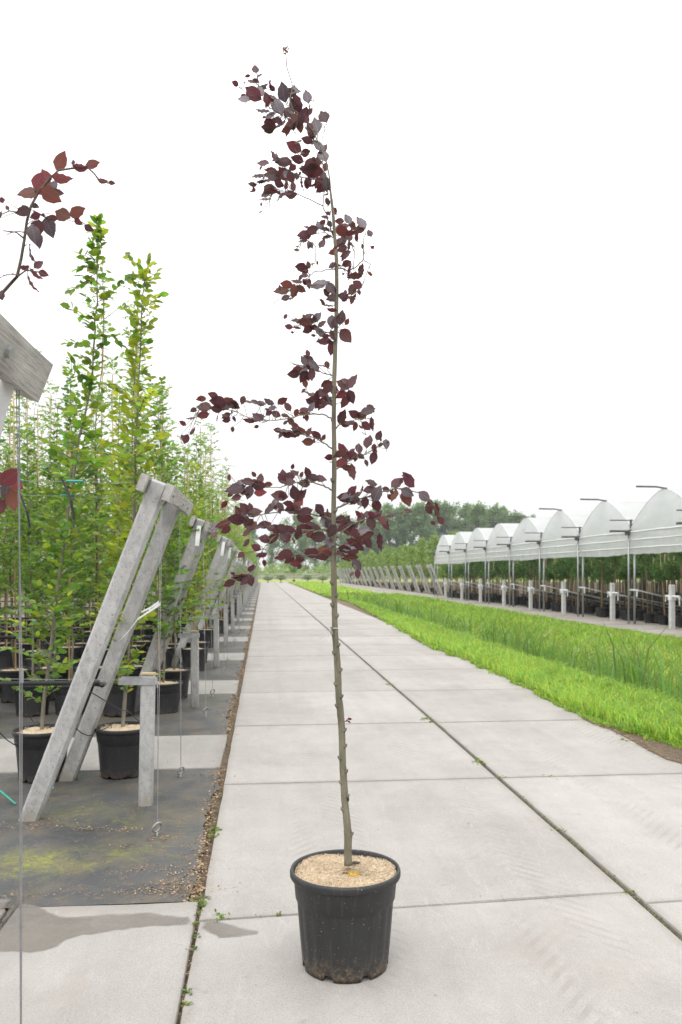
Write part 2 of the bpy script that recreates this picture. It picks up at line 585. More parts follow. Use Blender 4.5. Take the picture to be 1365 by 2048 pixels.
def mulch_mat(name, hole=False):
    m, nt, bs, _ = base_mat(name)
    v = coords(nt, 'obj')
    vo = nd(nt, 'ShaderNodeTexVoronoi'); vo.inputs['Scale'].default_value = 260; nt.links.new(v, vo.inputs['Vector'])
    bw = nd(nt, 'ShaderNodeRGBToBW'); nt.links.new(vo.outputs['Color'], bw.inputs[0])
    big = noise(nt, v, 9, 5, .65)
    col = ramp(nt, bw.outputs[0], [(.1, (.45, .325, .195)), (.45, (.63, .495, .335)), (.9, (.74, .63, .47))])
    col = mixc(nt, .7, col, ramp(nt, big, [(.3, .72), (.65, 1.08)]), 'MULTIPLY')
    if hole:
        sep = nd(nt, 'ShaderNodeSeparateXYZ'); nt.links.new(v, sep.inputs[0])
        wob = mth(nt, 'MULTIPLY', mth(nt, 'SUBTRACT', noise(nt, v, 28, 5, .7), .5), 1.5)

        def blob(cx, cy, rx, ry):
            dx = mth(nt, 'DIVIDE', mth(nt, 'SUBTRACT', sep.outputs['X'], cx), rx)
            dy = mth(nt, 'DIVIDE', mth(nt, 'SUBTRACT', sep.outputs['Y'], cy), ry)
            d = mth(nt, 'SQRT', mth(nt, 'ADD', mth(nt, 'MULTIPLY', dx, dx), mth(nt, 'MULTIPLY', dy, dy)))
            return mth(nt, 'ADD', mth(nt, 'SUBTRACT', 1.0, d), wob)
        col = mixc(nt, ramp(nt, blob(.03, -.045, .10, .055), [(.1, 0.0), (.55, .6)]), col, (.30, .23, .15))
        col = mixc(nt, ramp(nt, blob(.022, -.06, .045, .04), [(.2, 0.0), (.5, .9)]), col, (.62, .40, .06))
        col = mixc(nt, ramp(nt, blob(-.005, -.062, .03, .02), [(.3, 0.0), (.6, .9)]), col, (.05, .05, .02))
        col = mixc(nt, ramp(nt, blob(.055, .065, .032, .045), [(.15, 0.0), (.4, .95)]), col, (.045, .028, .02))
    nt.links.new(col, bs.inputs['Base Color']); bs.inputs['Roughness'].default_value = .95
    bump(nt, bs, bw.outputs[0], .8, .006)
    return m


M_mulch = mulch_mat('wood_mulch', True)
M_mulchb = mulch_mat('row_mulch')


def leaf_mat(name, c, ct, tr=.35, rough=.45, var=.25, hue=.03, veins=False, spec=.5, blend=None):
    m, nt, bs, out = base_mat(name)
    geo = nd(nt, 'ShaderNodeNewGeometry'); info = nd(nt, 'ShaderNodeObjectInfo')
    r = mth(nt, 'FRACT', mth(nt, 'ADD', geo.outputs['Random Per Island'], info.outputs['Random']))
    r2 = mth(nt, 'FRACT', mth(nt, 'MULTIPLY', r, 17.3))

    def vary(col):
        h = nd(nt, 'ShaderNodeHueSaturation')
        if hasattr(col, 'is_linked'): nt.links.new(col, h.inputs['Color'])
        else: h.inputs['Color'].default_value = (*col, 1)
        nt.links.new(mth(nt, 'ADD', .5 - hue, mth(nt, 'MULTIPLY', r, hue * 2)), h.inputs['Hue'])
        nt.links.new(mth(nt, 'ADD', 1 - var, mth(nt, 'MULTIPLY', r2, var * 2)), h.inputs['Value'])
        return h.outputs[0]
    if blend is not None:                        # shoots that differ from tree to tree
        c = mixc(nt, r2, c, blend[0]); ct = mixc(nt, r2, ct, blend[1])
    c1, c2 = vary(c), vary(ct)
    if veins:
        t = nd(nt, 'ShaderNodeTexCoord'); sep = nd(nt, 'ShaderNodeSeparateXYZ'); nt.links.new(t.outputs['Object'], sep.inputs[0])
        ay = mth(nt, 'ABSOLUTE', sep.outputs['Y'])
        ph = mth(nt, 'MULTIPLY', mth(nt, 'SUBTRACT', sep.outputs['X'], mth(nt, 'MULTIPLY', ay, .75)), 50.0)
        vein = mth(nt, 'SINE', ph)
        mid = ramp(nt, ay, [(.0, 1.0), (.022, 0.0)])
        vl = mth(nt, 'MAXIMUM', mid, ramp(nt, vein, [(.90, 0.0), (1.0, .25)]))
        c1 = mixc(nt, vl, c1, tuple(min(1, x * 2.2 + .012) for x in c))
        bump(nt, bs, vein, .18, .012)
    nt.links.new(c1, bs.inputs['Base Color'])
    bs.inputs['Roughness'].default_value = rough
    bs.inputs['Specular IOR Level'].default_value = spec
    tl = nd(nt, 'ShaderNodeBsdfTranslucent'); nt.links.new(c2, tl.inputs['Color'])
    mx = nd(nt, 'ShaderNodeMixShader'); mx.inputs[0].default_value = tr
    nt.links.new(bs.outputs[0], mx.inputs[1]); nt.links.new(tl.outputs[0], mx.inputs[2])
    nt.links.new(mx.outputs[0], out.inputs['Surface'])
    return m


M_purple = leaf_mat('leaf_purple', (.043, .020, .026), (.22, .055, .055), .33, .40, .35, .02, True)
M_small = leaf_mat('leaf_small', (.050, .021, .025), (.25, .06, .05), .35, .40, .4, .025)
M_red = leaf_mat('leaf_red', (.075, .026, .023), (.36, .10, .075), .42, .45, .25, .025, True)  # brown-red of backlit leaves put into the colour
M_sheen = leaf_mat('leaf_sheen', (.090, .066, .080), (.12, .05, .06), .12, .34, .25, .03, True, .7)  # sky sheen on the leaves painted in as a paler mauve-grey base
M_green = leaf_mat('leaf_green', (.050, .120, .014), (.32, .53, .05), .40, .40, .45, .03)
M_lime = leaf_mat('leaf_lime', (.15, .23, .020), (.60, .70, .06), .42, .45, .25, .03)
M_yellow = leaf_mat('leaf_yellow', (.42, .42, .03), (.65, .62, .06), .42, .5, .15, .02)
M_oak = leaf_mat('leaf_oak', (.075, .16, .022), (.42, .62, .08), .42, .5, .35, .035)
M_ball = leaf_mat('leaf_ball', (.085, .18, .05), (.27, .46, .09), .3, .5, .4, .03)
M_light = leaf_mat('leaf_nursery', (.16, .25, .055), (.36, .50, .10), .38, .55, .35, .035)
M_poplar = leaf_mat('leaf_poplar', (.115, .20, .075), (.32, .48, .16), .38, .7, .35, .03)
M_grass = leaf_mat('grass_blade', (.225, .36, .05), (.59, .82, .12), .45, .55, .4, .04)
M_lushg = leaf_mat('grass_lush', (.15, .28, .035), (.42, .62, .07), .42, .5, .35, .03)
M_straw = leaf_mat('grass_straw', (.36, .32, .14), (.45, .40, .16), .35, .6, .25, .02)
M_reed = leaf_mat('reed_blade', (.09, .19, .035), (.30, .48, .08), .35, .45, .35, .03)
M_weed = leaf_mat('weed_leaf', (.12, .17, .03), (.28, .35, .05), .35, .55, .4, .06)
M_dead = leaf_mat('leaf_withered', (.22, .12, .085), (.30, .13, .09), .2, .7, .3, .03)
M_chip = leaf_mat('chips', (.30, .205, .12), (.1, .07, .04), .05, .9, .6, .02)

M_galv = simple('galvanised', (.40, .41, .42), .42, .15, 20, .6)
M_wire = simple('steel_wire', (.30, .30, .31), .5, .15, 30, .5)
M_black = simple('black_plastic', (.016, .016, .017), .45, .2, 20)
M_greenp = simple('green_sleeve', (.02, .30, .22), .4, .15, 20)
M_whitep = simple('white_label', (.72, .73, .74), .5, .06, 10)
M_whitepost = simple('white_post', (.56, .56, .54), .65, .12, 7)
M_grey = simple('dark_steel', (.10, .10, .10), .5, .2, 10, .3)
M_ring = simple('ring_iron', (.30, .29, .27), .55, .25, 40, .3)
M_string = simple('tie_ribbon', (.55, .62, .65), .4, .1, 20)


def plastic_mat(name, c, tr, clear):
    m, nt, bs, out = base_mat(name)
    v = coords(nt, 'world')
    f = noise(nt, coords(nt, 'world', (1, 1.2, 3)), 1.2, 5, .6)
    col = ramp(nt, f, [(.3, tuple(x * .80 for x in c)), (.68, c)])
    nt.links.new(col, bs.inputs['Base Color']); bs.inputs['Roughness'].default_value = .35
    bump(nt, bs, noise(nt, coords(nt, 'world', (1, 2, 5)), 2.0, 3), .25, .03)
    tl = nd(nt, 'ShaderNodeBsdfTranslucent'); tl.inputs['Color'].default_value = (.86, .87, .87, 1)
    mx = nd(nt, 'ShaderNodeMixShader'); mx.inputs[0].default_value = tr
    nt.links.new(bs.outputs[0], mx.inputs[1]); nt.links.new(tl.outputs[0], mx.inputs[2])
    tp = nd(nt, 'ShaderNodeBsdfTransparent'); tp.inputs['Color'].default_value = (.97, .98, .98, 1)
    m2 = nd(nt, 'ShaderNodeMixShader'); m2.inputs[0].default_value = clear
    nt.links.new(mx.outputs[0], m2.inputs[1]); nt.links.new(tp.outputs[0], m2.inputs[2])
    nt.links.new(m2.outputs[0], out.inputs['Surface'])
    return m


M_film = plastic_mat('tunnel_film', (.78, .79, .79), .55, .09)
M_curtain = plastic_mat('tunnel_curtain', (.70, .71, .71), .5, .08)


def field_mat(name, a, b, sc):
    m, nt, bs, _ = base_mat(name)
    v = coords(nt, 'world')
    f = noise(nt, v, sc, 7, .65); g = noise(nt, v, sc * 14, 4, .7); k = noise(nt, v, 1.1, 5, .6)
    col = ramp(nt, f, [(.3, a), (.7, b)])
    col = mixc(nt, .8, col, ramp(nt, g, [(.25, .6), (.75, 1.3)]), 'MULTIPLY')
    col = mixc(nt, ramp(nt, k, [(.55, 0.0), (.72, .45)]), col, (.20, .165, .075))
    nt.links.new(col, bs.inputs['Base Color']); bs.inputs['Roughness'].default_value = .95
    bump(nt, bs, g, .8, .03)
    return m


M_turf = field_mat('verge_turf', (.12, .165, .02), (.22, .29, .035), 2.2)
M_field = field_mat('far_field', (.22, .26, .06), (.32, .34, .10), .06)

# ------------------------------------------------------------------ ground, road, beds
PITCH = 4.4
PX = [4.0, 4.6, 5.3, 6.0, 6.8, 7.6, 8.6, 9.6, 10.8]
PZ = [0.0, .04, -.06, -.75, -1.0, -.70, -.18, .02, -.03]


def smooth01(t):
    t = np.clip(t, 0, 1); return t * t * (3 - 2 * t)


def ditch(x, y):
    m = 1 - smooth01((np.asarray(y) - 54) / 4)
    return np.interp(x, PX, PZ) * m


gx = np.array([-820, -400, -100, -30, -12, -4, -1, -.5, -.3, 0, 2, 3.6] + list(np.arange(4, 11.01, .35)) + [12, 16, 30, 100, 400, 820])
gy = np.array([-150, -60, -10, 0] + list(np.arange(2, 60, 1.0)) + [60, 70, 90, 120, 160, 240, 400, 920])
XX, YY = np.meshgrid(gx, gy)
ZZ = ditch(XX, YY) - .030


def grid_faces(nx, ny):
    i = np.arange(nx - 1)[None, :] + nx * np.arange(ny - 1)[:, None]
    i = i.ravel()
    return np.stack([i, i + 1, i + nx + 1, i + nx], 1)


me = np_mesh('ground', np.stack([XX.ravel(), YY.ravel(), ZZ.ravel()], 1), [grid_faces(len(gx), len(gy))], M_soil, True)
structure(link('ground', me))

# edge of the turf against the road, measured
EDGE = [gnd(*p) for p in ((1365, 1497), (1300, 1478), (1240, 1458), (1185, 1437), (1120, 1412), (1060, 1378), (1000, 1350), (930, 1318),
                          (860, 1293), (800, 1258), (740, 1225), (700, 1203))]
ey = [p[1] for p in EDGE]; ex = [p[0] for p in EDGE]


def edge_x(y):
    return np.interp(y, [0, 3.5, 5.5] + ey + [60], [4.3, 4.2, 4.0] + ex + [4.2])


# turf sheet that dips into the ditch
ty = np.arange(-2, 58.01, .25)
tt = np.linspace(0, 1, 34)
jit = nrg.normal(0, .05, len(ty))
TX = edge_x(ty)[:, None] + jit[:, None] * (1 - tt)[None, :] + (10.6 - edge_x(ty))[:, None] * tt[None, :]
TY = np.repeat(ty[:, None], len(tt), 1)
TZ = ditch(TX, TY) + .012 + nrg.normal(0, .02, TX.shape) * np.clip(tt * 6, 0, 1)[None, :]
TZ[:, 0] = .004; TZ[:, -1] = -.02
me = np_mesh('grass_verge', np.stack([TX.ravel(), TY.ravel(), TZ.ravel()], 1), [grid_faces(len(tt), len(ty))], M_turf, True)
structure(link('grass_verge', me))
# second turf tongue beyond the crossing
ty2 = np.arange(64, 139, 1.0)
w2 = 4.35 + np.clip((ty2 - 64) / 60, 0, 1) * 0.4
TX2 = w2[:, None] + (np.interp(ty2, [64, 70, 139], [8.6, 9.4, 9.0]) - w2)[:, None] * np.linspace(0, 1, 8)[None, :] + nrg.normal(0, .08, (len(ty2), 8))
TZ2 = .012 + np.sin(np.linspace(0, math.pi, 8))[None, :] * .12 + nrg.normal(0, .015, TX2.shape)
me = np_mesh('grass_tongue', np.stack([TX2.ravel(), np.repeat(ty2[:, None], 8, 1).ravel(), TZ2.ravel()], 1), [grid_faces(8, len(ty2))], M_turf, True)
structure(link('grass_tongue', me))

fm = MB(); fm.add([(-700, 143, -.02), (700, 143, -.02), (700, 900, -.02), (-700, 900, -.02)], [(0, 1, 2, 3)])
structure(fm.build('far_field', M_field))


def slab_mesh(name, w, l, mat, th=.11, chip=.006, k0=0.0, k1=0.0):
    """a cast slab whose edges are slightly uneven and whose arrises are broken"""
    nx, ny = max(2, int(w / .28)), max(2, int(l / .28))
    xs = np.linspace(-w / 2, w / 2, nx + 1); ys = np.linspace(-l / 2, l / 2, ny + 1)
    ring = [(x, -l / 2) for x in xs[:-1]] + [(w / 2, y) for y in ys[:-1]] + [(x, l / 2) for x in xs[:0:-1]] + [(-w / 2, y) for y in ys[:0:-1]]
    ring = [(x, y + x * (k0 + (k1 - k0) * (y / l + .5))) for x, y in ring]
    n = len(ring)
    b = MB()
    top, rim, bot = [], [], []
    for (x, y) in ring:
        q = 1 - abs(rng.gauss(0, chip)) / max(w, l) * 2
        top.append((x * (1 - .009 / w) * q, y * (1 - .009 / l) * q, rng.uniform(-.0006, .0006)))
        rim.append((x * q, y * q, -.009)); bot.append((x, y, -th))
    fs = [tuple(range(n))]
    for i in range(n):
        j = (i + 1) % n
        fs.append((n + i, n + j, j, i)); fs.append((2 * n + i, 2 * n + j, n + j, n + i))
    b.add(top + rim + bot, fs)
    me = bpy.data.meshes.new(name); me.from_pydata(b.v, [], b.f); me.materials.append(mat); me.update()
    return me


road = bpy.data.objects.new('road', None); COL.objects.link(road); structure(road)
SLW, SLL = 2.25, 2.52
SMES = [slab_mesh('slab', SLW - .022, SLL - .02, M_slab) for _ in range(4)]
Y0 = 4.13 - 2 * SLL
for r in range(57):
    for c in range(2):
        yy = Y0 + r * SLL + SLL / 2
        if r < 9:
            sk = [.0, .04, .068, .0, .012, .02, .01, .0, .01, .0]
            o = link('slab', slab_mesh('slab', SLW - (.016 if c == 0 else .02), SLL - .016, M_slab, .11, .004, sk[r], sk[r + 1]), road)
            o.location = (-.32 + SLW / 2 + c * (SLW + .012), yy, rng.uniform(-.003, -.001) if r > 1 else -.001)
        else:
            o = link('slab', rng.choice(SMES), road)
            o.location = (-.32 + SLW / 2 + c * (SLW + .012), yy, rng.uniform(-.004, .002))
# crossing and the lane in front of the tunnel, and past it
lane = bpy.data.objects.new('lane', None); COL.objects.link(lane); structure(lane)
LM = [slab_mesh('slab', 2.18, 2.18, M_strip) for _ in range(3)]
for r in range(26):
    o = link('slab', rng.choice(LM), lane); o.location = (11.95 - (.0 if r % 2 else .06), 3 + 2.2 * r, rng.uniform(-.02, -.004))
for r in range(36):
    for c in range(2):
        o = link('slab', rng.choice(LM), lane); o.location = (9.7 + 2.2 * c, 60.2 + 2.2 * r, rng.uniform(-.008, .0))
for c in range(3):
    for r in range(2):
        o = link('slab', rng.choice(LM), lane); o.location = (5.5 + 2.2 * c, 59.2 + 2.2 * r, rng.uniform(-.008, .0))


def cross_path(xa, xb, ya, yb, mat, splits, nm='cross_path'):
    p = bpy.data.objects.new(nm, None); COL.objects.link(p); structure(p)
    e = [xa] + splits + [xb]
    for a, b in zip(e[:-1], e[1:]):
        o = link('slab', slab_mesh('slab', abs(b - a) - .02, yb - ya, mat), p)
        o.location = ((a + b) / 2, (ya + yb) / 2, -.001 if ya < 0 else rng.uniform(-.006, -.001))


cross_path(-5.5, -.314, -1.2, 4.30, M_path, [-3.3, -1.27])
NB = 29
cm = {}
for k in range(NB):
    y0 = 4.325 + PITCH * k
    # cloth, with its edges tacked and slightly wavy
    x1 = -.39 + rng.uniform(-.02, .01)
    nx, ny = (70, 22) if k < 3 else (20, 6)
    xs = np.linspace(-13, x1, nx) if k >= 3 else x1 - np.linspace(0, 1, nx) ** 1.6 * (13 + x1)
    xs = np.sort(xs)
    ys = np.linspace(y0, y0 + 2.90, ny)
    A, B = np.meshgrid(xs, ys)
    A = A.copy(); A[:, -1] += nrg.normal(0, .012, ny) + .02 * np.sin(ys * 3)
    Z = -.012 + .006 * np.sin(A * 5.1 + B * 2.3) * np.sin(B * 4.1 - A) + nrg.normal(0, .0022, A.shape)
    Z[0, :] = -.012; Z[-1, :] = -.012
    me = np_mesh('ground_cloth', np.stack([A.ravel(), B.ravel(), Z.ravel()], 1), [grid_faces(nx, ny)], M_cloth, True)
    structure(link('ground_cloth', me))
    if k < 6:
        cross_path(-13, -.35, y0 + 2.9, y0 + PITCH - .03, M_path, [-10.7, -8.4, -6.1, -3.9, -2.2] if k else [-10, -7.2, -4.4])
    else:
        if 'm' not in cm: cm['m'] = slab_mesh('slab', 2.6, PITCH - 2.93, M_path)
        p = bpy.data.objects.new('cross_path', None); COL.objects.link(p); structure(p)
        for q in range(2):
            o = link('slab', cm['m'], p); o.location = (-1.66 - 2.64 * q, y0 + 2.9 + (PITCH - 2.93) / 2, -.003)
for k in range(11):          # the same beds under the tunnel
    y0 = 9.9 + PITCH * k
    fm = MB(); fm.add([(13.0, y0, -.02), (45, y0, -.02), (45, y0 + 2.9, -.02), (13.0, y0 + 2.9, -.02)], [(0, 1, 2, 3)])
    structure(fm.build('ground_cloth', M_cloth))

# bare soil lip where the verge has worn away
sl = [gnd(p[0] + rng.uniform(-4, 4), p[1] + rng.uniform(-2, 2)) for p in ((1420, 1556), (1365, 1529), (1335, 1521), (1300, 1503), (1262, 1482), (1222, 1461), (1190, 1449), (1165, 1438), (1178, 1432), (1215, 1436), (1300, 1466), (1420, 1510))]
fm = MB(); fm.add([(p[0], p[1], .004) for p in sl], [tuple(range(len(sl)))])
structure(fm.build('soil_patch', M_soil))

# damp patches on the pale slabs, each with its own outline
def patch(name, pix, z, label, xlo=-99.0, xhi=99.0):
    raw = [gnd(*p) for p in pix]
    for p in raw: p[0] = min(max(p[0], xlo), xhi)
    pts = []
    for i, p in enumerate(raw):
        q = raw[(i + 1) % len(raw)]
        k = max(1, int(np.linalg.norm(q - p) / .03))
        for j in range(k):
            w = p + (q - p) * j / k
            pts.append(w[:2] + np.array((rng.gauss(0, .0035), rng.gauss(0, .0035))))
    n = len(pts); inner = []
    pts = [q for i, q in enumerate(pts) if np.linalg.norm(q - pts[i - 1]) > 1e-4]; n = len(pts)
    for i in range(n):
        d = pts[(i + 1) % n] - pts[i - 1]; d /= np.linalg.norm(d) + 1e-9
        inner.append(pts[i] + np.array((-d[1], d[0])) * .022 * PS)
    b = MB(); b.add([(p[0], p[1], z) for p in pts + inner], [(i, (i + 1) % n, n + (i + 1) % n, n + i) for i in range(n)] + [tuple(range(n, 2 * n))])
    o = tag(b.build(name, M_wet), label, 'puddle')
    at = o.data.attributes.new('rim', 'FLOAT', 'POINT')
    at.data.foreach_set('value', [0.0] * n + [1.0] * n)
    return o


PS = -1


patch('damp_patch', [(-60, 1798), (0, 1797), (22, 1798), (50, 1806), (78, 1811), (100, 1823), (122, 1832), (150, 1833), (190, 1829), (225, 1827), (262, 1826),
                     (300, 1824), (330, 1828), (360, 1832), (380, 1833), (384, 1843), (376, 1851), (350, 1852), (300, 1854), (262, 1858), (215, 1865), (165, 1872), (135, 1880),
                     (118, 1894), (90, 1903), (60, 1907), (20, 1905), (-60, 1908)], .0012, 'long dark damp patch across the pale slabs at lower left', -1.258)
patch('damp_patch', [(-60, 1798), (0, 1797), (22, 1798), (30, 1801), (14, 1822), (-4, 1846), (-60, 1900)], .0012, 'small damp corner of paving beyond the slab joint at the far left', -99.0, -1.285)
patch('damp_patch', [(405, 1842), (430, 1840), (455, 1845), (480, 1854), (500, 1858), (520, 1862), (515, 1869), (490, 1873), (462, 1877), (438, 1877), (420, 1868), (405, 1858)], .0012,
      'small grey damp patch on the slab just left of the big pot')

# ------------------------------------------------------------------ leaf templates and leaf masses
def beech_mesh(name, mat, n=7, pleat=.02, curl=.1, seed=0):
    r = random.Random(seed)
    ts = [i / n for i in range(n + 1)]
    vs, fs = [], []
    for i, t in enumerate(ts):
        w = .335 * (math.sin(math.pi * min(1, t) ** .82) ** .85) * (1 + r.uniform(-.05, .05))
        if i in (0, n): w = 0.0
        zc = -curl * (t - .3) ** 2 * 1.6
        p = pleat * (1 if i % 2 else -1)
        sk = .018 * (1 if i % 2 else -1)
        vs += [(t, 0, zc - .012), (t + sk * .25, w * .55, zc + .035 + p), (t + sk, w, zc + .03 + p * 1.6),
               (t + sk * .25, -w * .55, zc + .035 + p), (t + sk, -w, zc + .03 + p * 1.6)]
    for i in range(n):
        a, b = i * 5, (i + 1) * 5
        for u, v in ((0, 1), (1, 2)):
            fs.append((a + u, b + u, b + v, a + v))
        for u, v in ((0, 3), (3, 4)):
            fs.append((a + v, b + v, b + u, a + u))
    b = MB(); b.add(vs, fs)
    me = bpy.data.meshes.new(name); me.from_pydata(b.v, [], b.f); me.materials.append(mat)
    me.polygons.foreach_set('use_smooth', [True] * len(b.f)); me.update()
    return me


def beech_template():
    me = beech_mesh('tmp', M_purple)
    v = np.array([q.co[:] for q in me.vertices]); f = np.array([p.vertices[:] for p in me.polygons])
    bpy.data.meshes.remove(me)
    return v, f


T_HEX = (np.array([(0, 0, 0), (.28, .27, .05), (.68, .25, .05), (1, 0, -.06), (.68, -.25, .05), (.28, -.27, .05)]),
         np.array([(0, 3, 2, 1), (0, 5, 4, 3)]))
T_SLIM = (np.array([(0, 0, 0), (.35, .17, .03), (.72, .19, .02), (1, 0, -.06), (.72, -.19, .02), (.35, -.17, .03)]),
          np.array([(0, 3, 2, 1), (0, 5, 4, 3)]))
T_DIA = (np.array([(0, 0, 0), (.5, .33, .06), (1, 0, 0), (.5, -.33, .06)]), np.array([(0, 3, 2, 1)]))
T_CLUMP = (np.array([(0, 0, 0), (.4, .5, .15), (1, .1, -.1), (.45, -.5, .1)]), np.array([(0, 3, 2, 1)]))


def frame(t, n):
    t = t / (np.linalg.norm(t, axis=-1, keepdims=True) + 1e-9)
    b = np.cross(n, t); b = b / (np.linalg.norm(b, axis=-1, keepdims=True) + 1e-9)
    n = np.cross(t, b)
    return t, b, n


def leaf_mass(name, P, T, N, L, tmpl, mat, smooth=True):
    P, T, N, L = (np.asarray(a, float) for a in (P, T, N, L))
    t, b, n = frame(T, N)
    tv, tf = tmpl
    V = P[:, None, :] + L[:, None, None] * (tv[None, :, 0:1] * t[:, None] + tv[None, :, 1:2] * b[:, None] + tv[None, :, 2:3] * n[:, None])
    k = len(tv)
    Fc = (tf[None] + (np.arange(len(P)) * k)[:, None, None]).reshape(-1, tf.shape[1])
    return np_mesh(name, V.reshape(-1, 3), [Fc], mat, smooth)


def leaf_obj(me, p, t, n, L, parent, name='leaf'):
    t, b, n = frame(np.asarray(t, float), np.asarray(n, float))
    M = Matrix(((t[0] * L, b[0] * L, n[0] * L, p[0]), (t[1] * L, b[1] * L, n[1] * L, p[1]), (t[2] * L, b[2] * L, n[2] * L, p[2]), (0, 0, 0, 1)))
    o = link(name, me, parent); o.matrix_local = M
    return o


# ------------------------------------------------------------------ pots
def pot_meshes(D, h, seg, nm, mat, ribs=24, notch=True):
    """tapered nursery pot with rolled rim, collar step, shallow ribs and feet cut into the bottom edge"""
    R = D / 2
    prof = [(R * .70, .012, 0), (R * .772, 0.0, 0), (R * .776, .016, 0), (R * .782, .034, 0), (R * .79, .05, 1), (R * .83, h * .38, 1), (R * .868, h * .66, 1), (R * .872, h * .69, 0),
            (R * .90, h * .71, 0), (R * .925, h * .86, 0), (R * .945, h * .90, 0), (R * .95, h * .915, 0), (R * .985, h * .918, 0), (R, h * .935, 0), (R, h * .975, 0), (R * .985, h, 0), (R * .955, h * 1.0, 0),
            (R * .94, h * .985, 0), (R * .925, h * .90, 0), (R * .90, h * .80, 0)]
    vs, fs = [], []
    for i, (r, z, rb) in enumerate(prof):
        for k in range(seg):
            a = 2 * math.pi * k / seg
            q = r; zz = z
            ph = (k * ribs / seg) % 1.0
            if rb: q *= 1 - (.016 if ph < .34 else 0.0)
            if notch and i in (1, 2) and ((k * 7 / seg + .42) % 1.0) < .24: zz = .03 if i == 1 else .0315
            vs.append((q * math.cos(a), q * math.sin(a), zz))
    for i in range(len(prof) - 1):
        for k in range(seg):
            k2 = (k + 1) % seg
            fs.append((i * seg + k, i * seg + k2, (i + 1) * seg + k2, (i + 1) * seg + k))
    b = MB(); b.add(vs, fs)
    me = bpy.data.meshes.new(nm); me.from_pydata(b.v, [], b.f); me.materials.append(mat)
    me.polygons.foreach_set('use_smooth', [True] * len(b.f)); me.update()
    return me


def mulch_mesh(R, z, nr, na, mat, amp=.008, dome=.018, chips=0):
    vs, fs = [(0, 0, z + dome)], []
    for i in range(1, nr + 1):
        for k in range(na):
            a = 2 * math.pi * (k + .5 * (i % 2)) / na
            r = R * i / nr
            zz = z + dome * (1 - (i / nr) ** 2) + rng.gauss(0, amp) - (.012 if i == nr else 0)
            zz += .008 * math.sin(3 * a + 1) * (i / nr)
            vs.append((r * math.cos(a), r * math.sin(a), zz))
    for k in range(na): fs.append((0, 1 + k, 1 + (k + 1) % na))
    for i in range(nr - 1):
        for k in range(na):
            k2 = (k + 1) % na
            fs.append((1 + i * na + k, 1 + (i + 1) * na + k, 1 + (i + 1) * na + k2, 1 + i * na + k2))
    for _ in range(chips):
        r = R * math.sqrt(rng.random()) * .98; a = rng.uniform(0, 6.283)
        c = np.array((r * math.cos(a), r * math.sin(a), z + dome * (1 - (r / R) ** 2) + .008 * math.sin(3 * a + 1) * (r / R) + rng.uniform(.0, .008)))
        s_ = rng.uniform(.0012, .0042) if chips > 1000 else rng.uniform(.003, .009)
        u = np.array((rng.gauss(0, 1), rng.gauss(0, 1), rng.gauss(0, .4))); u /= np.linalg.norm(u)
        w = np.cross(u, (rng.gauss(0, .4), rng.gauss(0, .4), 1)); w /= np.linalg.norm(w)
        o = len(vs)
        vs += [tuple(c - u * s_ - w * s_ * .35), tuple(c + u * s_ - w * s_ * .35), tuple(c + u * s_ * .9 + w * s_ * .35), tuple(c - u * s_ * .8 + w * s_ * .35)]
        fs.append((o, o + 1, o + 2, o + 3))
    me = bpy.data.meshes.new('mulch'); me.from_pydata([tuple(map(float, v)) for v in vs], [], fs); me.materials.append(mat); me.update()
    return me


# ------------------------------------------------------------------ the copper beech in the big pot
D0 = 3.57
base = gnd(691, HY + CAM_H * F / D0)
BX, BY = float(base[0]), float(base[1])
beech = empty('copper_beech', 'tall slender purple-leaved young tree in a big dark pot standing on the road slabs', 'tree', (BX, BY, 0.002))
POT_D, POT_H = .478, .412
link('pot', pot_meshes(POT_D, POT_H, 120, 'pot', M_pot, 20), beech)
link('mulch', mulch_mesh(POT_D / 2 * .935, POT_H - .020, 20, 80, M_mulch, .0025, .012, 14000), beech)
OFF = np.array((BX, BY, .002))


def loc3(px, py, d):
    return atd(px, py, d) - OFF


TR = [(697, 1730, 8.2), (696, 1700, 7.6), (697, 1672, 8.4), (694, 1640, 7.4), (690, 1600, 7.2), (688, 1560, 7.3), (686, 1530, 7.0), (685, 1490, 7.0), (684, 1455, 7.0), (681, 1420, 7.4), (678, 1395, 6.8),
      (676, 1340, 7.0), (674, 1310, 6.6), (671, 1275, 6.4), (670, 1240, 6.0), (669, 1190, 5.9), (668, 1150, 6.3), (667, 1110, 5.8), (667, 1060, 5.2), (668, 1000, 5.0), (669, 950, 4.9), (669, 900, 4.7), (668, 840, 4.6),
      (669, 760, 4.5), (671, 700, 4.3), (673, 640, 4.2), (674, 580, 4.0), (673.5, 520, 3.8), (670.5, 482, 3.4), (667, 430, 3.0), (664, 403, 2.6), (661, 379, 2.0), (660, 358, 1.4), (654, 326, 1.3), (641, 292, 1.2),
      (625, 260, 1.1), (612, 242, 1.0), (598, 228, .9), (586, 218, .8), (580, 200, .7), (586, 173, .65), (579, 150, .6), (574, 134, .6), (572, 105, .55)]


def trunk_depth(py):
    return D0 + .02 * math.sin(py / 170.0) - .07 * max(0, (900 - py) / 900)


tb = MB()
tp = [loc3(x, y, trunk_depth(y)) for x, y, _ in TR]
trad = [max(.0020, w / F * D0) for _, _, w in TR]
fine_p, fine_r = [], []
for i in range(len(tp) - 1):
    for q in range(4):
        f = q / 4
        fine_p.append(tp[i] * (1 - f) + tp[i + 1] * f); fine_r.append((trad[i] * (1 - f) + trad[i + 1] * f) * (1 + rng.uniform(-.035, .035)))
fine_p.append(tp[-1]); fine_r.append(trad[-1])
tb.tube(fine_p, fine_r, 14)
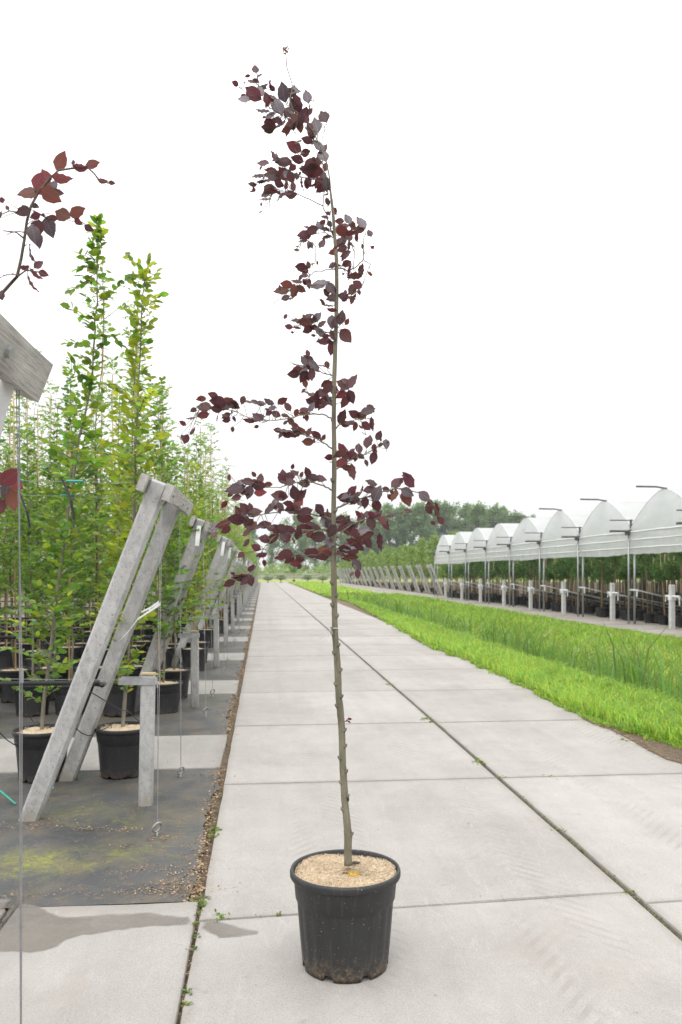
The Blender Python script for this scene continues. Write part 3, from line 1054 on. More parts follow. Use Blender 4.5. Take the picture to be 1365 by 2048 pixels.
# stubs of pruned side shoots
for (px, py, sd_) in [(661, 1165, -1), (675, 1190, 1), (664, 1258, -1), (662, 1268, -1), (680, 1290, 1), (668, 1306, -1), (686, 1340, 1), (669, 1368, -1), (687, 1393, 1), (671, 1412, -1), (690, 1460, 1), (693, 1492, 1),
                      (678, 1516, -1), (694, 1543, 1), (680, 1565, -1), (697, 1592, 1), (684, 1619, -1), (700, 1668, 1), (663, 1210, -1), (673, 1232, 1), (661, 1075, -1), (676, 1020, 1), (663, 960, -1)]:
    c = min(range(len(TR)), key=lambda i: abs(TR[i][1] - py))
    cx = np.interp(-py, [-t[1] for t in TR], [t[0] for t in TR]); rr = np.interp(-py, [-t[1] for t in TR], [t[2] for t in TR])
    p0 = loc3(cx + sd_ * rr * .4, py + 3, trunk_depth(py) - .006); p1 = loc3(cx + sd_ * rr * 1.05, py - 1, trunk_depth(py) - .010); p2 = loc3(cx + sd_ * rr * 1.28, py - 4, trunk_depth(py) - .012)
    tb.tube([p0, p1, p2], [.009, .0065, .003], 7)
tb.build('trunk', M_bark, beech, True)
M_scar = simple('scar', (.06, .035, .025), .9, .4, 60)
for (px, py, s_) in ((701, 1668, 1.0), (697, 1598, .6)):
    kn = MB(); c = loc3(px, py, D0 - .013)
    kn.tube([c - UP * .016 * s_, c - UP * .007 * s_ - FWD * .002, c + UP * .006 * s_ - FWD * .002, c + UP * .017 * s_], [.002, .0075 * s_, .0075 * s_, .002], 8)
    kn.build('scar', M_scar, beech, True)
# pale tie round the stem
tie = MB()
tc = loc3(671, 1256, trunk_depth(1256))
tie.torus(tc, .0145, .0016, rot=[[1, 0, 0], [0, 0, -1], [0, 1, 0]])
for (a, b) in (((664, 1258), (641, 1278)), ((666, 1262), (657, 1284))):
    p, q = loc3(*a, D0 - .016), loc3(*b, D0 - .03)
    sidev = np.array((.0, .0, .0035)) + RGT * .002
    tie.add([p - sidev, p + sidev, q + sidev * 1.3, q - sidev * 1.3], [(0, 1, 2, 3)])
tie.build('tie', M_string, beech)


def c1(x, y): return (430 + x / 3.7917, 60 + y / 3.7926)
def c2(x, y): return (350 + x * .40293, 560 + y * .40293)


BR = []      # (points in photo pixels, depth slope per pixel, base radius)
def br(conv, pts, slope, r): BR.append(([conv(*p) for p in pts], slope, r))


br(c2, [(790, 474), (740, 462), (700, 448), (660, 430), (630, 425)], .0012, .0028)
br(c2, [(784, 705), (772, 682), (742, 669), (690, 664), (620, 672), (560, 688), (500, 696), (440, 697), (360, 680), (300, 652), (230, 638), (150, 640), (95, 648)], .0007, .0036)
br(c2, [(782, 838), (750, 815), (700, 785), (640, 770), (560, 755), (510, 748)], -.0010, .0034)
br(c2, [(800, 737), (820, 720), (860, 705), (920, 688), (975, 690)], -.0016, .003)
br(c2, [(800, 940), (830, 918), (880, 888), (940, 868), (1000, 832), (1045, 800)], .0016, .0034)
br(c2, [(784, 1045), (740, 1022), (690, 1005), (640, 1000), (580, 1010), (520, 1030), (460, 1028), (380, 1025), (310, 1032)], -.0008, .0036)
br(c2, [(788, 1192), (740, 1175), (690, 1165), (620, 1142), (560, 1137), (500, 1155), (430, 1165), (350, 1172), (280, 1195), (200, 1232)], .0010, .0038)
br(c2, [(790, 1266), (760, 1238), (700, 1240), (640, 1242), (560, 1255), (500, 1270), (450, 1318), (430, 1350)], -.0012, .0036)
br(c2, [(788, 1372), (740, 1366), (680, 1366), (620, 1370), (540, 1378)], .0010, .0032)
br(c2, [(800, 1136), (850, 1110), (900, 1090), (960, 1075), (1030, 1052), (1100, 1036), (1180, 1045), (1240, 1072), (1290, 1120), (1312, 1185)], -.0008, .0042)
br(c2, [(805, 1278), (840, 1240), (880, 1215), (940, 1190), (1000, 1178), (1080, 1160), (1160, 1146)], .0012, .0044)
br(c2, [(800, 1312), (850, 1332), (900, 1305), (965, 1272), (1010, 1265)], -.0022, .0036)
br(c2, [(795, 1330), (840, 1355), (880, 1400), (905, 1450)], -.003, .003)
br(c2, [(800, 252), (740, 262), (690, 234), (640, 215), (575, 232)], .001, .0026)
br(c2, [(808, 240), (825, 215), (830, 180)], -.002, .0016)
br(c2, [(805, 262), (835, 262)], -.002, .0014)
br(c1, [(928, 1812), (840, 1822), (750, 1836), (700, 1880), (640, 1935), (560, 1990)], -.001, .0024)
br(c1, [(935, 1805), (970, 1808), (1010, 1828), (1080, 1795), (1127, 1735), (1128, 1640), (1130, 1580), (1150, 1520)], -.0014, .0034)
br(c1, [(1127, 1737), (1180, 1775), (1150, 1850), (1120, 1940), (1060, 2010)], -.0014, .0018)
br(c1, [(1050, 1808), (1062, 1700), (1040, 1620), (1000, 1578), (960, 1562), (912, 1560)], .001, .0018)
br(c1, [(912, 1650), (960, 1640), (1000, 1600), (1040, 1540), (1100, 1480)], .0012, .0020)
br(c1, [(905, 1580), (830, 1535), (760, 1545), (690, 1560), (620, 1660)], .0012, .0022)
br(c1, [(762, 1640), (760, 1770), (730, 1772)], .001, .0008)
br(c1, [(910, 1585), (880, 1510), (858, 1440), (840, 1380), (821, 1332), (828, 1210), (826, 1060), (810, 900), (745, 770)], .0005, .0036)
br(c1, [(821, 1334), (720, 1287), (612, 1236), (560, 1215), (480, 1225), (400, 1262)], -.0010, .0022)
br(c1, [(826, 1160), (740, 1132), (650, 1118), (590, 1082), (520, 1060), (440, 1090), (340, 1110)], .0014, .0024)
br(c1, [(858, 1400), (858, 1250), (855, 1180)], -.001, .001)
br(c1, [(700, 705), (640, 690), (575, 660), (500, 640), (420, 590), (370, 540), (310, 500), (255, 500)], -.0012, .0026)
br(c1, [(690, 690), (620, 620), (570, 590), (540, 560)], .001, .0018)
br(c1, [(262, 505), (180, 425)], .0, .0008)
br(c1, [(332, 420), (320, 328)], .0, .0008)
br(c1, [(815, 830), (846, 712)], .0, .0008)
br(c1, [(712, 660), (718, 560)], .0, .0008)
br(c1, [(665, 1000), (620, 920), (600, 880)], .002, .0012)
br(c1, [(815, 1000), (740, 1010), (660, 985)], .002, .0014)
br(c2, [(798, 562), (840, 540), (885, 512)], -.002, .0022)
br(c2, [(788, 622), (740, 600), (690, 575), (650, 560)], .002, .0024)
br(c2, [(805, 72), (850, 80), (900, 55)], .001, .0016)
br(c2, [(800, 60), (750, 30), (700, 20)], -.002, .0020)
br(c2, [(440, 1335), (405, 1420), (350, 1475), (290, 1490)], -.0012, .0012)
br(lambda x, y: (x, y), [(686, 1444), (692, 1443), (697, 1441)], -.001, .0010)
BS = []
for bi, (pts, slope, r) in enumerate(BR):
    x0, y0 = pts[0]
    acc, P3 = 0.0, []
    pd = trunk_depth(y0)
    for i, (x, y) in enumerate(pts):
        if i: acc += math.hypot(x - pts[i - 1][0], y - pts[i - 1][1])
        P3.append(loc3(x, y, pd + slope * acc * 1.3))
    den = []
    for i in range(len(P3) - 1):
        for q in range(4):
            den.append(P3[i] * (1 - q / 4) + P3[i + 1] * q / 4)
    den.append(P3[-1])
    BS.append((np.array(den), r))

# leaves read off the photograph: x, y of the middle, direction of the tip (degrees), length; p pale, sky sheen in the colour, d dark, b brown-red, t edge-on
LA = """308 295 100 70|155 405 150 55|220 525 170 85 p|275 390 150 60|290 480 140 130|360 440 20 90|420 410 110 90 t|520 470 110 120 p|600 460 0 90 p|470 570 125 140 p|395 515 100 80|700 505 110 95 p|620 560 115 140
585 560 100 90|365 610 160 100|420 650 200 80 p|400 690 210 60|405 740 175 95|490 720 235 110|560 740 250 120 b|600 690 270 80|640 690 260 100|680 640 75 100|540 630 150 60 p|590 650 130 80 p|825 655 110 110
770 720 100 110 p|735 770 95 90|700 835 170 80|750 790 80 70|650 740 270 70 p|630 850 200 60 p|600 885 150 110|625 980 165 90|690 930 30 75|790 880 120 110 p|820 950 110 110 p|790 970 260 80|745 1020 20 130|740 1070 180 140
690 1050 150 70|785 1160 230 80|800 1205 220 70|845 1170 270 90 p|820 1110 270 80 p|780 1120 180 80 t|365 1010 170 85|465 970 150 100|520 1000 190 110 d|590 1045 220 60|620 1110 270 60|325 1108 170 85|350 1150 200 60
440 1100 170 120|410 1140 190 90|525 1090 130 110|575 1110 100 80|660 1170 265 80 t|705 1160 265 80|490 1165 330 80|540 1180 260 60|595 1190 270 65|285 1170 190 60 d|295 1215 230 35 d|425 1210 340 100|390 1235 200 60
510 1255 200 95|580 1250 10 80|380 1285 170 75 d|330 1295 200 50 t|345 1380 200 30 d|855 1300 100 55|910 1375 290 60|835 1420 170 55|945 1450 170 65|1010 1435 110 80 p|1110 1460 120 100 p|1100 1510 200 80|975 1490 20 110 b
960 1525 180 100 b|1050 1500 120 60|990 1575 40 90|1030 1540 0 60|1075 1580 280 55|1175 1540 110 60 p|1120 1640 100 40|1195 1650 330 30|955 1620 210 80|1030 1620 110 40|1015 1640 280 70 t|900 1685 190 70|965 1665 0 60
990 1700 200 80|985 1725 230 70 p|795 1480 110 80 p|840 1510 340 70|735 1520 190 90|680 1555 190 100|670 1600 190 65 p|620 1668 180 40 d|725 1630 300 65|815 1620 60 70|850 1570 190 70 p|890 1785 220 60|940 1785 340 40
1000 1770 20 70|1110 1820 80 85|1020 1830 265 110 t|1060 1866 180 100 t|655 1800 170 90|685 1835 200 50|710 1780 110 50 p|650 1880 240 50|680 1865 200 50 p|545 1930 170 85 b|620 1905 170 75 b|505 1980 190 105 b|600 1980 260 100 b
655 1965 330 70|535 2030 200 60|690 1910 130 60|715 1925 270 70|800 1930 10 130 p|880 1960 300 90 p|740 1940 170 50 p|850 1990 280 70|1080 1930 140 80|1040 1970 240 90|1095 1990 280 40 p|990 1990 90 40|980 2020 350 80
1040 2035 0 60|890 2020 200 90|430 505 150 70|345 460 110 80 p|560 610 160 80|610 720 250 80|450 690 200 70 p|720 730 120 70 p|760 760 100 60|840 1040 265 60 p|470 1130 180 70|560 1000 150 60 d"""
LB = """548 90 200 40|505 105 210 40 t|880 100 250 45|780 95 200 50|760 125 180 60 t|780 148 180 50 t|825 185 75 75|850 278 300 85|780 210 270 70 p|795 205 80 60|785 275 110 60|665 178 0 50|615 205 170 70|650 208 180 80|705 185 60 60 p
660 245 200 60 d|730 218 40 50 p|725 262 330 70 p|565 232 170 40|605 237 170 40 t|740 303 190 70|775 310 0 40 p|780 340 260 65|690 235 180 40|660 362 100 35 p|640 400 120 50 p|665 395 130 60|690 425 320 70 p|640 440 200 70 p
605 420 180 60 t|605 445 200 55|590 467 190 60|640 480 240 65|680 470 280 60|648 515 280 40|740 428 0 60 t|760 515 10 60|757 540 200 60|830 515 150 60|875 580 290 65|880 505 60 80|825 570 200 60 b|845 605 240 65|790 540 150 50 t
850 535 20 60|690 570 170 90 t|735 560 130 60|690 598 180 70|735 610 240 80 d|765 600 300 50|770 585 0 30|680 630 60 50 p|190 573 150 55|130 590 180 50|215 605 170 85|240 600 160 60|145 630 180 75|205 640 180 60|265 625 200 80
280 610 150 80|300 620 320 60|92 645 210 35 d|140 670 190 60|80 685 180 50 t|255 675 200 50 d|255 697 190 40 d|295 690 300 30|287 742 270 30|88 750 60 45 d|55 790 240 50 d|380 608 175 100 t|425 612 180 50|467 605 160 55|535 600 30 55
480 637 190 50 p|500 665 160 50|560 628 120 50|548 673 0 40|410 680 150 60|370 697 180 60 t|430 675 0 40 p|405 728 200 25|645 645 10 50|655 685 270 35|640 662 180 60 t|575 700 120 50|597 722 350 40|535 748 175 80 t|510 745 180 40
560 765 190 60|600 745 170 50|632 750 340 50|600 765 200 60|665 755 60 50 p|700 768 150 60|660 803 170 60 b|740 780 60 30 p|830 680 80 75|890 665 150 60|960 650 30 75|930 672 20 60|850 715 0 50|895 728 260 45|950 725 320 55
980 715 270 70 t|870 710 180 60|960 800 85 70|1013 772 60 50|1022 818 30 30 p|1050 815 280 50 p|915 838 270 55|1000 850 280 60 t|985 885 260 60 d|925 875 320 40 d|830 835 110 60|835 860 20 60|820 862 200 70|845 875 90 50
765 880 180 45|825 910 200 70 b|850 930 170 50 d|880 952 280 75|875 870 190 60|425 985 80 50|330 1003 190 60 p|360 1000 170 60|300 1035 190 100|350 1050 180 70 b|425 1055 0 60 b|390 1010 180 60|305 1080 200 50|275 1065 220 35 d
245 1115 220 45|465 1012 170 40|420 1020 0 70|540 970 100 60|530 985 120 60|565 975 170 60|593 957 140 45|630 965 60 30|660 955 110 55|690 982 350 60|725 985 350 60|640 1010 180 60|560 1000 190 70|520 1070 170 80|595 1055 100 75
625 1070 40 80|500 1110 100 60 p|525 1125 310 50|565 1110 180 60|610 1110 230 70 b|570 1135 200 50|475 1135 30 70|590 1140 0 80|345 1130 130 60|375 1125 100 40|345 1160 60 60 p|395 1153 10 75|305 1187 170 90|240 1213 210 75
355 1190 240 40 p|362 1210 280 65|200 1225 200 60 p|195 1265 220 40|720 1140 310 65|650 1150 20 70|645 1180 0 80|755 1205 300 80 p|780 1245 240 70|710 1275 180 80|765 1300 150 60 p|760 1170 150 60|400 1225 190 100 t|440 1215 180 60
475 1230 170 50 b|355 1255 200 50|500 1235 150 70|535 1235 330 60|565 1240 0 70|540 1270 120 60|555 1280 240 55 b|445 1285 180 60 d|490 1280 30 60|403 1327 160 50 d|430 1365 200 55 d|355 1305 240 45|327 1365 220 40|615 1260 60 60
640 1235 10 80|680 1225 340 70|550 1360 190 70|570 1385 230 60 d|600 1405 200 55 b|560 1355 60 30|620 1380 150 50|680 1355 180 75|730 1375 180 65 d|740 1340 190 70 b|760 1355 330 50|520 1380 180 50|380 1430 40 45|325 1470 175 80 t
345 1495 230 55 d|375 1490 280 60 d|270 1505 200 60 d|300 1475 180 40|325 1480 190 60|880 1045 60 60|840 1080 180 70|870 1075 180 80 p|905 1065 40 50|895 1100 200 60|925 1110 330 60 p|945 1105 270 60|975 1005 170 60|965 1040 200 60 d
1003 1060 60 80 p|1000 1115 100 70|1050 1040 340 40 p|1103 1005 40 70|1160 990 120 90|1088 1070 250 65 b|1150 1085 300 80 b|1155 1055 340 70 p|1240 1075 320 70 p|1268 1125 260 70|1300 1150 280 90 t|1323 1195 290 40|1160 1147 0 40 p
925 1180 90 60|970 1165 350 70|975 1210 280 70|1030 1190 140 60 b|1045 1215 300 60|1010 1160 40 50|865 1210 340 70 d|820 1190 200 60|875 1245 0 80|900 1260 300 60 d|955 1270 200 70|960 1305 300 60|1020 1300 280 90 t|880 1300 160 60
915 1325 320 60 d|850 1345 340 80 d|870 1380 190 80 d|905 1415 310 65 p|908 1460 270 45|825 1350 200 60 d|855 1190 60 50|830 1230 220 50|890 1220 40 60|930 1295 350 70|860 1330 170 70 p|890 1350 30 60 d|940 1240 20 60 p"""
leaves = []
for txt, conv, sc in ((LA, c1, 3.7917), (LB, c2, 2.4818)):
    for e in txt.replace('\n', '|').split('|'):
        q = e.split()
        x, y = conv(float(q[0]), float(q[1]))
        leaves.append((x, y, float(q[2]), float(q[3]) / sc * (1.16 if conv is c1 else 1.07), q[4] if len(q) > 4 else ''))
for (x, y, a_, L_, f_) in list(leaves):        # smaller leaves between the big ones
    if rng.random() < (.95 if y < 480 else .6):
        leaves.append((x + rng.gauss(0, 9), y + rng.gauss(0, 7), a_ + rng.uniform(-80, 80), max(7, L_ * rng.uniform(.4, .75)), rng.choice(('', '', 'b', 't', 'p'))))
leaves += [(700, 1438, 15, 10, 'b'), (699, 1444, 330, 8, ''), (694, 1441, 180, 5, '')]
LM_ = {}
for key, mt in (('p', M_sheen), ('', M_purple), ('b', M_red), ('d', M_purple), ('t', M_purple)):
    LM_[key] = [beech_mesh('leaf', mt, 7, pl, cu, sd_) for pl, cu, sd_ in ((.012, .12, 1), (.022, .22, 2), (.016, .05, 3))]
tw = [MB() for _ in BS]
LV = []
for (x, y, ang, L, fl) in leaves:
    best, bd, bp = 0, 1e9, None
    u0 = loc3(x, y, D0)
    for bi, (den, r) in enumerate(BS):
        rel = den - (CAMP - OFF)
        dep = rel @ FWD
        sx = (rel @ RGT) / dep * F + CX; sy = HY - rel[:, 2] / dep * F
        dd = (sx - x) ** 2 + (sy - y) ** 2
        j = int(dd.argmin())
        if dd[j] < bd: bd, best, bp = dd[j], bi, (j, float(dep[j]))
    d = bp[1] + rng.gauss(0, .022)
    a = math.radians(ang + rng.uniform(-8, 8))
    s_ = rng.uniform(-.35, .35)
    t = RGT * math.cos(a) + UP * math.sin(a) + FWD * s_
    lm = L / F * d
    t1 = t / np.linalg.norm(t); lm3 = lm * np.linalg.norm(t)
    # the leaf's face: towards the lens, tilted; pale ones tilt up, sky sheen also in their colour
    side = np.cross(t1, -FWD); side /= np.linalg.norm(side)
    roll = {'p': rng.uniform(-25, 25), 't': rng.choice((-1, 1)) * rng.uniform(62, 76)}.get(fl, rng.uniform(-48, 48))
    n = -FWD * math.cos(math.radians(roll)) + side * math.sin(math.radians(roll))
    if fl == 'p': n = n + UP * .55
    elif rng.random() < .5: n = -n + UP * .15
    pos = loc3(x, y, d) - t * lm / 2
    LV.append((lm3, pos, t1, n, fl, best, bp[0]))
LV.sort(key=lambda q: -q[0])
rest = []
for i, (lm, pos, t, n, fl, bi, j) in enumerate(LV):
    den, r = BS[bi]
    j2 = max(0, j - rng.randint(1, 3))
    g = np.linalg.norm(den[j2] - pos)
    if g < .3 and fl is not None:
        midp = (den[j2] + pos) / 2 + np.array((rng.gauss(0, .004), rng.gauss(0, .004), rng.gauss(0, .004) - .0))
        tw[bi].tube([den[j2], midp, pos, pos + t * lm * .1], [.0014, .0012, .0010, .0008], 4, cap=False)
    if i < 300: leaf_obj(rng.choice(LM_[fl]), pos, t, n, lm, beech)
    else: rest.append((pos, t, n, lm))
if rest:
    P, T, N, L = zip(*rest)
    stuff(link('small_leaves', leaf_mass('small_leaves', P, T, N, L, beech_template(), M_small), beech))
for bi, (den, r) in enumerate(BS):
    n_ = len(den)
    wob = [den[i] + np.array((rng.gauss(0, .0012), rng.gauss(0, .0012), rng.gauss(0, .0012))) * (0 < i < n_ - 1) for i in range(n_)]
    tw[bi].tube(wob, [max(.0013, r * (1 - .72 * i / n_)) for i in range(n_)], 7)
    tw[bi].build('branch', M_twig if r < .003 else M_bark, beech, True)
# withered tuft at the tip
P, T, N, L = [], [], [], []
for _ in range(16):
    P.append(loc3(571 + rng.gauss(0, 3), 101 + rng.gauss(0, 4), trunk_depth(100))); v_ = nrg.normal(0, 1, 3); v_[2] = abs(v_[2]); T.append(v_); N.append(nrg.normal(0, 1, 3)); L.append(rng.uniform(.012, .022))
link('withered_tuft', leaf_mass('withered_tuft', P, T, N, L, T_HEX, M_dead), beech)

# ------------------------------------------------------------------ young trees of the left-hand beds
def sapling_parts(trunk, r0, r1, z0, dz, shoot, leaf_len, seed, spread=1.0, leaf_gap=.034, elev=(28, 58), leaf_var=.3, lean=None, wisp=None):
    """trunk polyline -> branch tubes and leaf list (base, direction, normal, length)"""
    R = random.Random(seed)
    tr = np.array(trunk, float)
    zz = tr[:, 2]
    top = zz[-1]
    mb = MB(); lv = []
    n = len(tr)
    rad = [r0 + (r1 - r0) * (i / (n - 1)) ** .8 for i in range(n)]
    mb.tube(tr, rad, 7)

    def at(z):
        return np.array([np.interp(z, zz, tr[:, 0]), np.interp(z, zz, tr[:, 1]), z])
    z, az = z0, R.uniform(0, 6.28)
    while z < top - .02:
        az += 2.4 + R.uniform(-.5, .5)
        Ls = shoot(z) * R.choice((.35, .6, .8, 1.0, 1.25, 1.6)) * R.uniform(.8, 1.1)
        e = math.radians(R.uniform(*elev))
        p = at(z)
        hd = np.array((math.cos(az), math.sin(az), 0.0)) * spread
        ns = max(2, int(Ls / .09))
        pts, dirv = [p], hd * math.cos(e) + UP * math.sin(e)
        for i in range(ns):
            e -= R.uniform(-.02, .22)
            dirv = hd * math.cos(e) + UP * math.sin(e) + np.array((R.gauss(0, .12), R.gauss(0, .12), 0))
            pts.append(pts[-1] + dirv / np.linalg.norm(dirv) * Ls / ns)
        mb.tube(pts, [max(.0012, .0042 * (1 - i / ns) * min(1, Ls / .35)) + .0006 for i in range(ns + 1)], 4, cap=False)
        m = max(3, int(Ls / leaf_gap))
        for i in range(m):
            f = (i + 1) / m
            if f < .12 and R.random() < .6: continue
            q = f * ns; a = min(int(q), ns - 1); w = q - a
            c = pts[a] * (1 - w) + pts[a + 1] * w
            d = pts[a + 1] - pts[a]; d /= np.linalg.norm(d)
            sgn = 1 if i % 2 else -1
            s_ = np.cross(d, UP); s_ /= np.linalg.norm(s_) + 1e-6
            t = d * R.uniform(.3, .9) + s_ * sgn * R.uniform(.4, 1.0) + UP * R.uniform(-.35, .25)
            if i == m - 1: t = d
            nn = UP + np.array((R.gauss(0, .85), R.gauss(0, .85), 0))
            lv.append((c, t / np.linalg.norm(t), nn, leaf_len * R.uniform(1 - leaf_var, 1 + leaf_var) * (.75 if f > .85 else 1)))
        z += dz * R.uniform(.7, 1.35) * (R.uniform(1.2, 3.4) if wisp and z > top * wisp else 1)
    return mb, lv


POT_R = pot_meshes(.47, .41, 40, 'pot', M_potb, 20, True)
MUL_R = mulch_mesh(.235 * .93, .385, 5, 24, M_mulchb, .006, .02, 260)


def hero_sapling(trunk_px, Yp, z_branch, branches_px, shoot, dz, mat_fn, seed, label, leaf_len, name):
    """a young tree of the first bed: stem and upper shoots as in the photograph, lower shoots grown from the stem"""
    P = [at_y(x, y, Yp + .02 * math.sin(y / 90)) for x, y in trunk_px]
    b0 = P[0]
    off = np.array((b0[0], Yp, -.010))
    root = empty(name, label, 'tree', tuple(off), 0)
    loc = [p - off for p in P]
    loc[0][2] = .40
    link('pot', POT_R, root); link('mulch', MUL_R, root)
    stem = [np.array((loc[0][0], loc[0][1], .36))] + loc
    mb, lv = sapling_parts(stem, .019, .003, z_branch[0], dz, shoot, leaf_len, seed, leaf_gap=.026)
    cut = z_branch[1]
    R = random.Random(seed + 5)
    for pts in branches_px:
        q = [at_y(x, y, Yp + R.uniform(-.12, .12) * i / len(pts)) - off for i, (x, y) in enumerate(pts)]
        mb.tube(q, [.0035 * (1 - .7 * i / len(q)) for i in range(len(q))], 5, cap=False)
        for i in range(len(q) - 1):
            seg = q[i + 1] - q[i]; ln = np.linalg.norm(seg); d = seg / ln
            k = max(2, int(ln / .020))
            for j in range(k):
                s_ = np.cross(d, UP if abs(d[2]) < .8 else RGT); s_ /= np.linalg.norm(s_)
                t = d * R.uniform(.4, .9) + s_ * (1 if (i + j) % 2 else -1) * R.uniform(.4, .9) + UP * R.uniform(-.35, .3)
                lv.append((q[i] + seg * (j + .7) / k, t / np.linalg.norm(t), UP + nrg.normal(0, .5, 3), leaf_len * R.uniform(.75, 1.2)))
    mb.build('trunk', M_barkg, root, True)
    lv.sort(key=lambda e: -e[3])
    R.shuffle(lv)
    mats = mat_fn
    ms = {}
    for i, (p, t, n, L) in enumerate(lv[:290]):
        mt = mats(p[2], R)
        if mt.name not in ms: ms[mt.name] = [beech_mesh('leaf', mt, 4, .008, c_, s2) for c_, s2 in ((.15, 5), (.3, 6))]
        leaf_obj(R.choice(ms[mt.name]), p, t, n, L, root)
    groups = {}
    for e in lv[290:]: groups.setdefault(mats(e[0][2], R), []).append(e)
    for mt, es in groups.items():
        p_, t_, n_, l_ = zip(*es)
        stuff(link('foliage', leaf_mass('foliage', p_, t_, n_, l_, T_HEX, mt), root))
    return root


def c3(x, y): return (x * .32967, 280 + y * .32967)


A_tr = [(84, 1442), (88, 1400), (98, 1330), (106, 1265), (112, 1200), (128, 1090), (138, 1010), (148, 950), (157, 880)] + [c3(*p) for p in ((510, 1700), (540, 1550), (560, 1450), (570, 1250), (580, 1150), (575, 1090), (592, 1000), (590, 850), (590, 700), (588, 580), (588, 485))]
A_br = [[c3(*p) for p in q] for q in (((592, 985), (660, 940), (740, 870), (790, 825)), ((586, 880), (530, 850), (470, 890), (430, 912)), ((575, 1090), (540, 1075), (480, 1062), (425, 1010)), ((583, 1185), (620, 1165), (655, 1150)),
        ((583, 1188), (680, 1190), (740, 1245)), ((567, 1262), (500, 1238), (410, 1230)), ((570, 1285), (610, 1260), (640, 1225)), ((590, 790), (545, 745), (490, 690)), ((592, 760), (600, 690), (612, 600)), ((590, 700), (560, 640), (575, 560)), ((592, 640), (605, 560), (588, 490)), ((556, 1375), (510, 1320), (480, 1310)), ((540, 1540), (480, 1430), (440, 1330)), ((545, 1540), (560, 1490), (530, 1420)), ((588, 740), (545, 760), (480, 780)), ((590, 810), (540, 830), (500, 825)))]
B_tr = [(246, 1452), (250, 1400), (255, 1330), (260, 1250), (264, 1180), (268, 1090), (270, 1000), (272, 940)] + [c3(*p) for p in ((822, 1880), (835, 1700), (840, 1500), (855, 1250), (860, 1050), (865, 950), (880, 870), (866, 810), (850, 760))]
B_br = [[c3(*p) for p in q] for q in (((860, 980), (840, 920), (820, 880), (798, 830)), ((870, 895), (930, 840), (955, 800)), ((865, 1060), (885, 1010), (930, 985), (972, 938)), ((858, 1165), (895, 1130), (930, 1100)), ((856, 1125), (810, 1065), (768, 1025)), ((880, 850), (845, 765), (780, 703)),
        ((880, 860), (890, 800), (908, 740)), ((852, 1240), (815, 1160), (800, 1060)), ((852, 1250), (870, 1240)), ((848, 1330), (815, 1290), (800, 1220)), ((840, 1450), (800, 1330), (790, 1270)), ((845, 1420), (880, 1420), (910, 1440)), ((835, 1690), (900, 1560), (950, 1530)), ((835, 1640), (770, 1560), (700, 1500)))]
hero_sapling(A_tr, 7.02, (.62, 0), A_br, lambda z: (.32 if z < 2.4 else .24 if z < 3.1 else .07), .030,
             lambda z, R: M_green if R.random() < .8 else M_lime, 21, 'tall green young tree with dark lower leaves in the leftmost front pot', .080, 'potted_tree')
hero_sapling(B_tr, 7.08, (.66, 0), B_br, lambda z: (.24 if z < 1.3 else .20 if z < 2.1 else .30 if z < 3.1 else .07), .030,
             lambda z, R: (M_lime if R.random() < .75 else M_green) if z > 2.0 else (M_green if R.random() < .62 else M_lime if R.random() < .8 else M_yellow), 33,
             'tall yellow-green young tree in the front pot between leaning posts and short post', .080, 'potted_tree')


def proto_tree(seed, h, kind):
    """builds the meshes of one kind of bed tree: trunk, foliage, and for some a cane"""
    R = random.Random(seed)
    pts, x, y = [np.array((0, 0, .36))], 0.0, 0.0
    z = .36
    while z < h:
        z += .3; x += R.gauss(0, .018); y += R.gauss(0, .018)
        pts.append(np.array((x, y, min(z, h))))
    if kind == 'leafy':
        mb, lv = sapling_parts(pts, .016, .003, .95, .024, lambda q: (.40 if q < h * .55 else .24 if q < h * .78 else .10), .080, seed, leaf_gap=.028)
        tm, lm = T_HEX, (M_green if seed % 3 else M_lime)
    else:
        mb, lv = sapling_parts(pts, .016, .003, 1.30, .030, lambda q: (.52 if q < h * .58 else .34 if q < h * .76 else .24), .070, seed, leaf_gap=.018, elev=(-10, 70), leaf_var=.45, wisp=.62)
        tm, lm = T_SLIM, M_oak
    q = MB()
    q.tube([(.03, -.02, .36), (.03 + x * .6, -.02 + y * .6, h * .55), (.025 + x, -.015 + y, h * (.93 if kind == 'oak' else .8))], .011, 6)
    p_, t_, n_, l_ = zip(*lv)
    fo = leaf_mass('foliage', p_, t_, n_, l_, tm, lm)
    tr = empty('potted_tree', 'x', 'tree')
    link('pot', POT_R, tr); link('mulch', MUL_R, tr)
    mb.build('trunk', M_barkg if kind == 'leafy' else M_dtrunk, tr, True)
    stuff(link('foliage', fo, tr))
    if kind == 'oak' or seed % 2 or seed == 42: q.build('cane', M_cane, tr, True)
    return tr


protos = {'leafy': [proto_tree(s, h, 'leafy') for s, h in ((41, 4.4), (42, 3.8), (43, 4.7), (44, 3.6))],
          'oak': [proto_tree(s, h, 'oak') for s, h in ((51, 5.2), (52, 5.7), (53, 4.6), (54, 5.4), (55, 4.9))]}
ptree = {k: [tree_of(o) for o in v] for k, v in protos.items()}
used = set()


def plant(kind, x, y, label, group, s=1.0):
    i = rng.randrange(len(protos[kind]))
    free = [q for q in range(len(protos[kind])) if (kind, q) not in used]
    if free: i = free[0]
    key = (kind, i)
    if key not in used:
        used.add(key); o = protos[kind][i]
    else:
        o = copy_tree(ptree[kind][i])
    o.location = (x, y, -.012); o.rotation_euler = (0, 0, rng.uniform(0, 6.28))
    o.scale = (1, 1, s)
    o['label'] = label; o['group'] = group
    return o


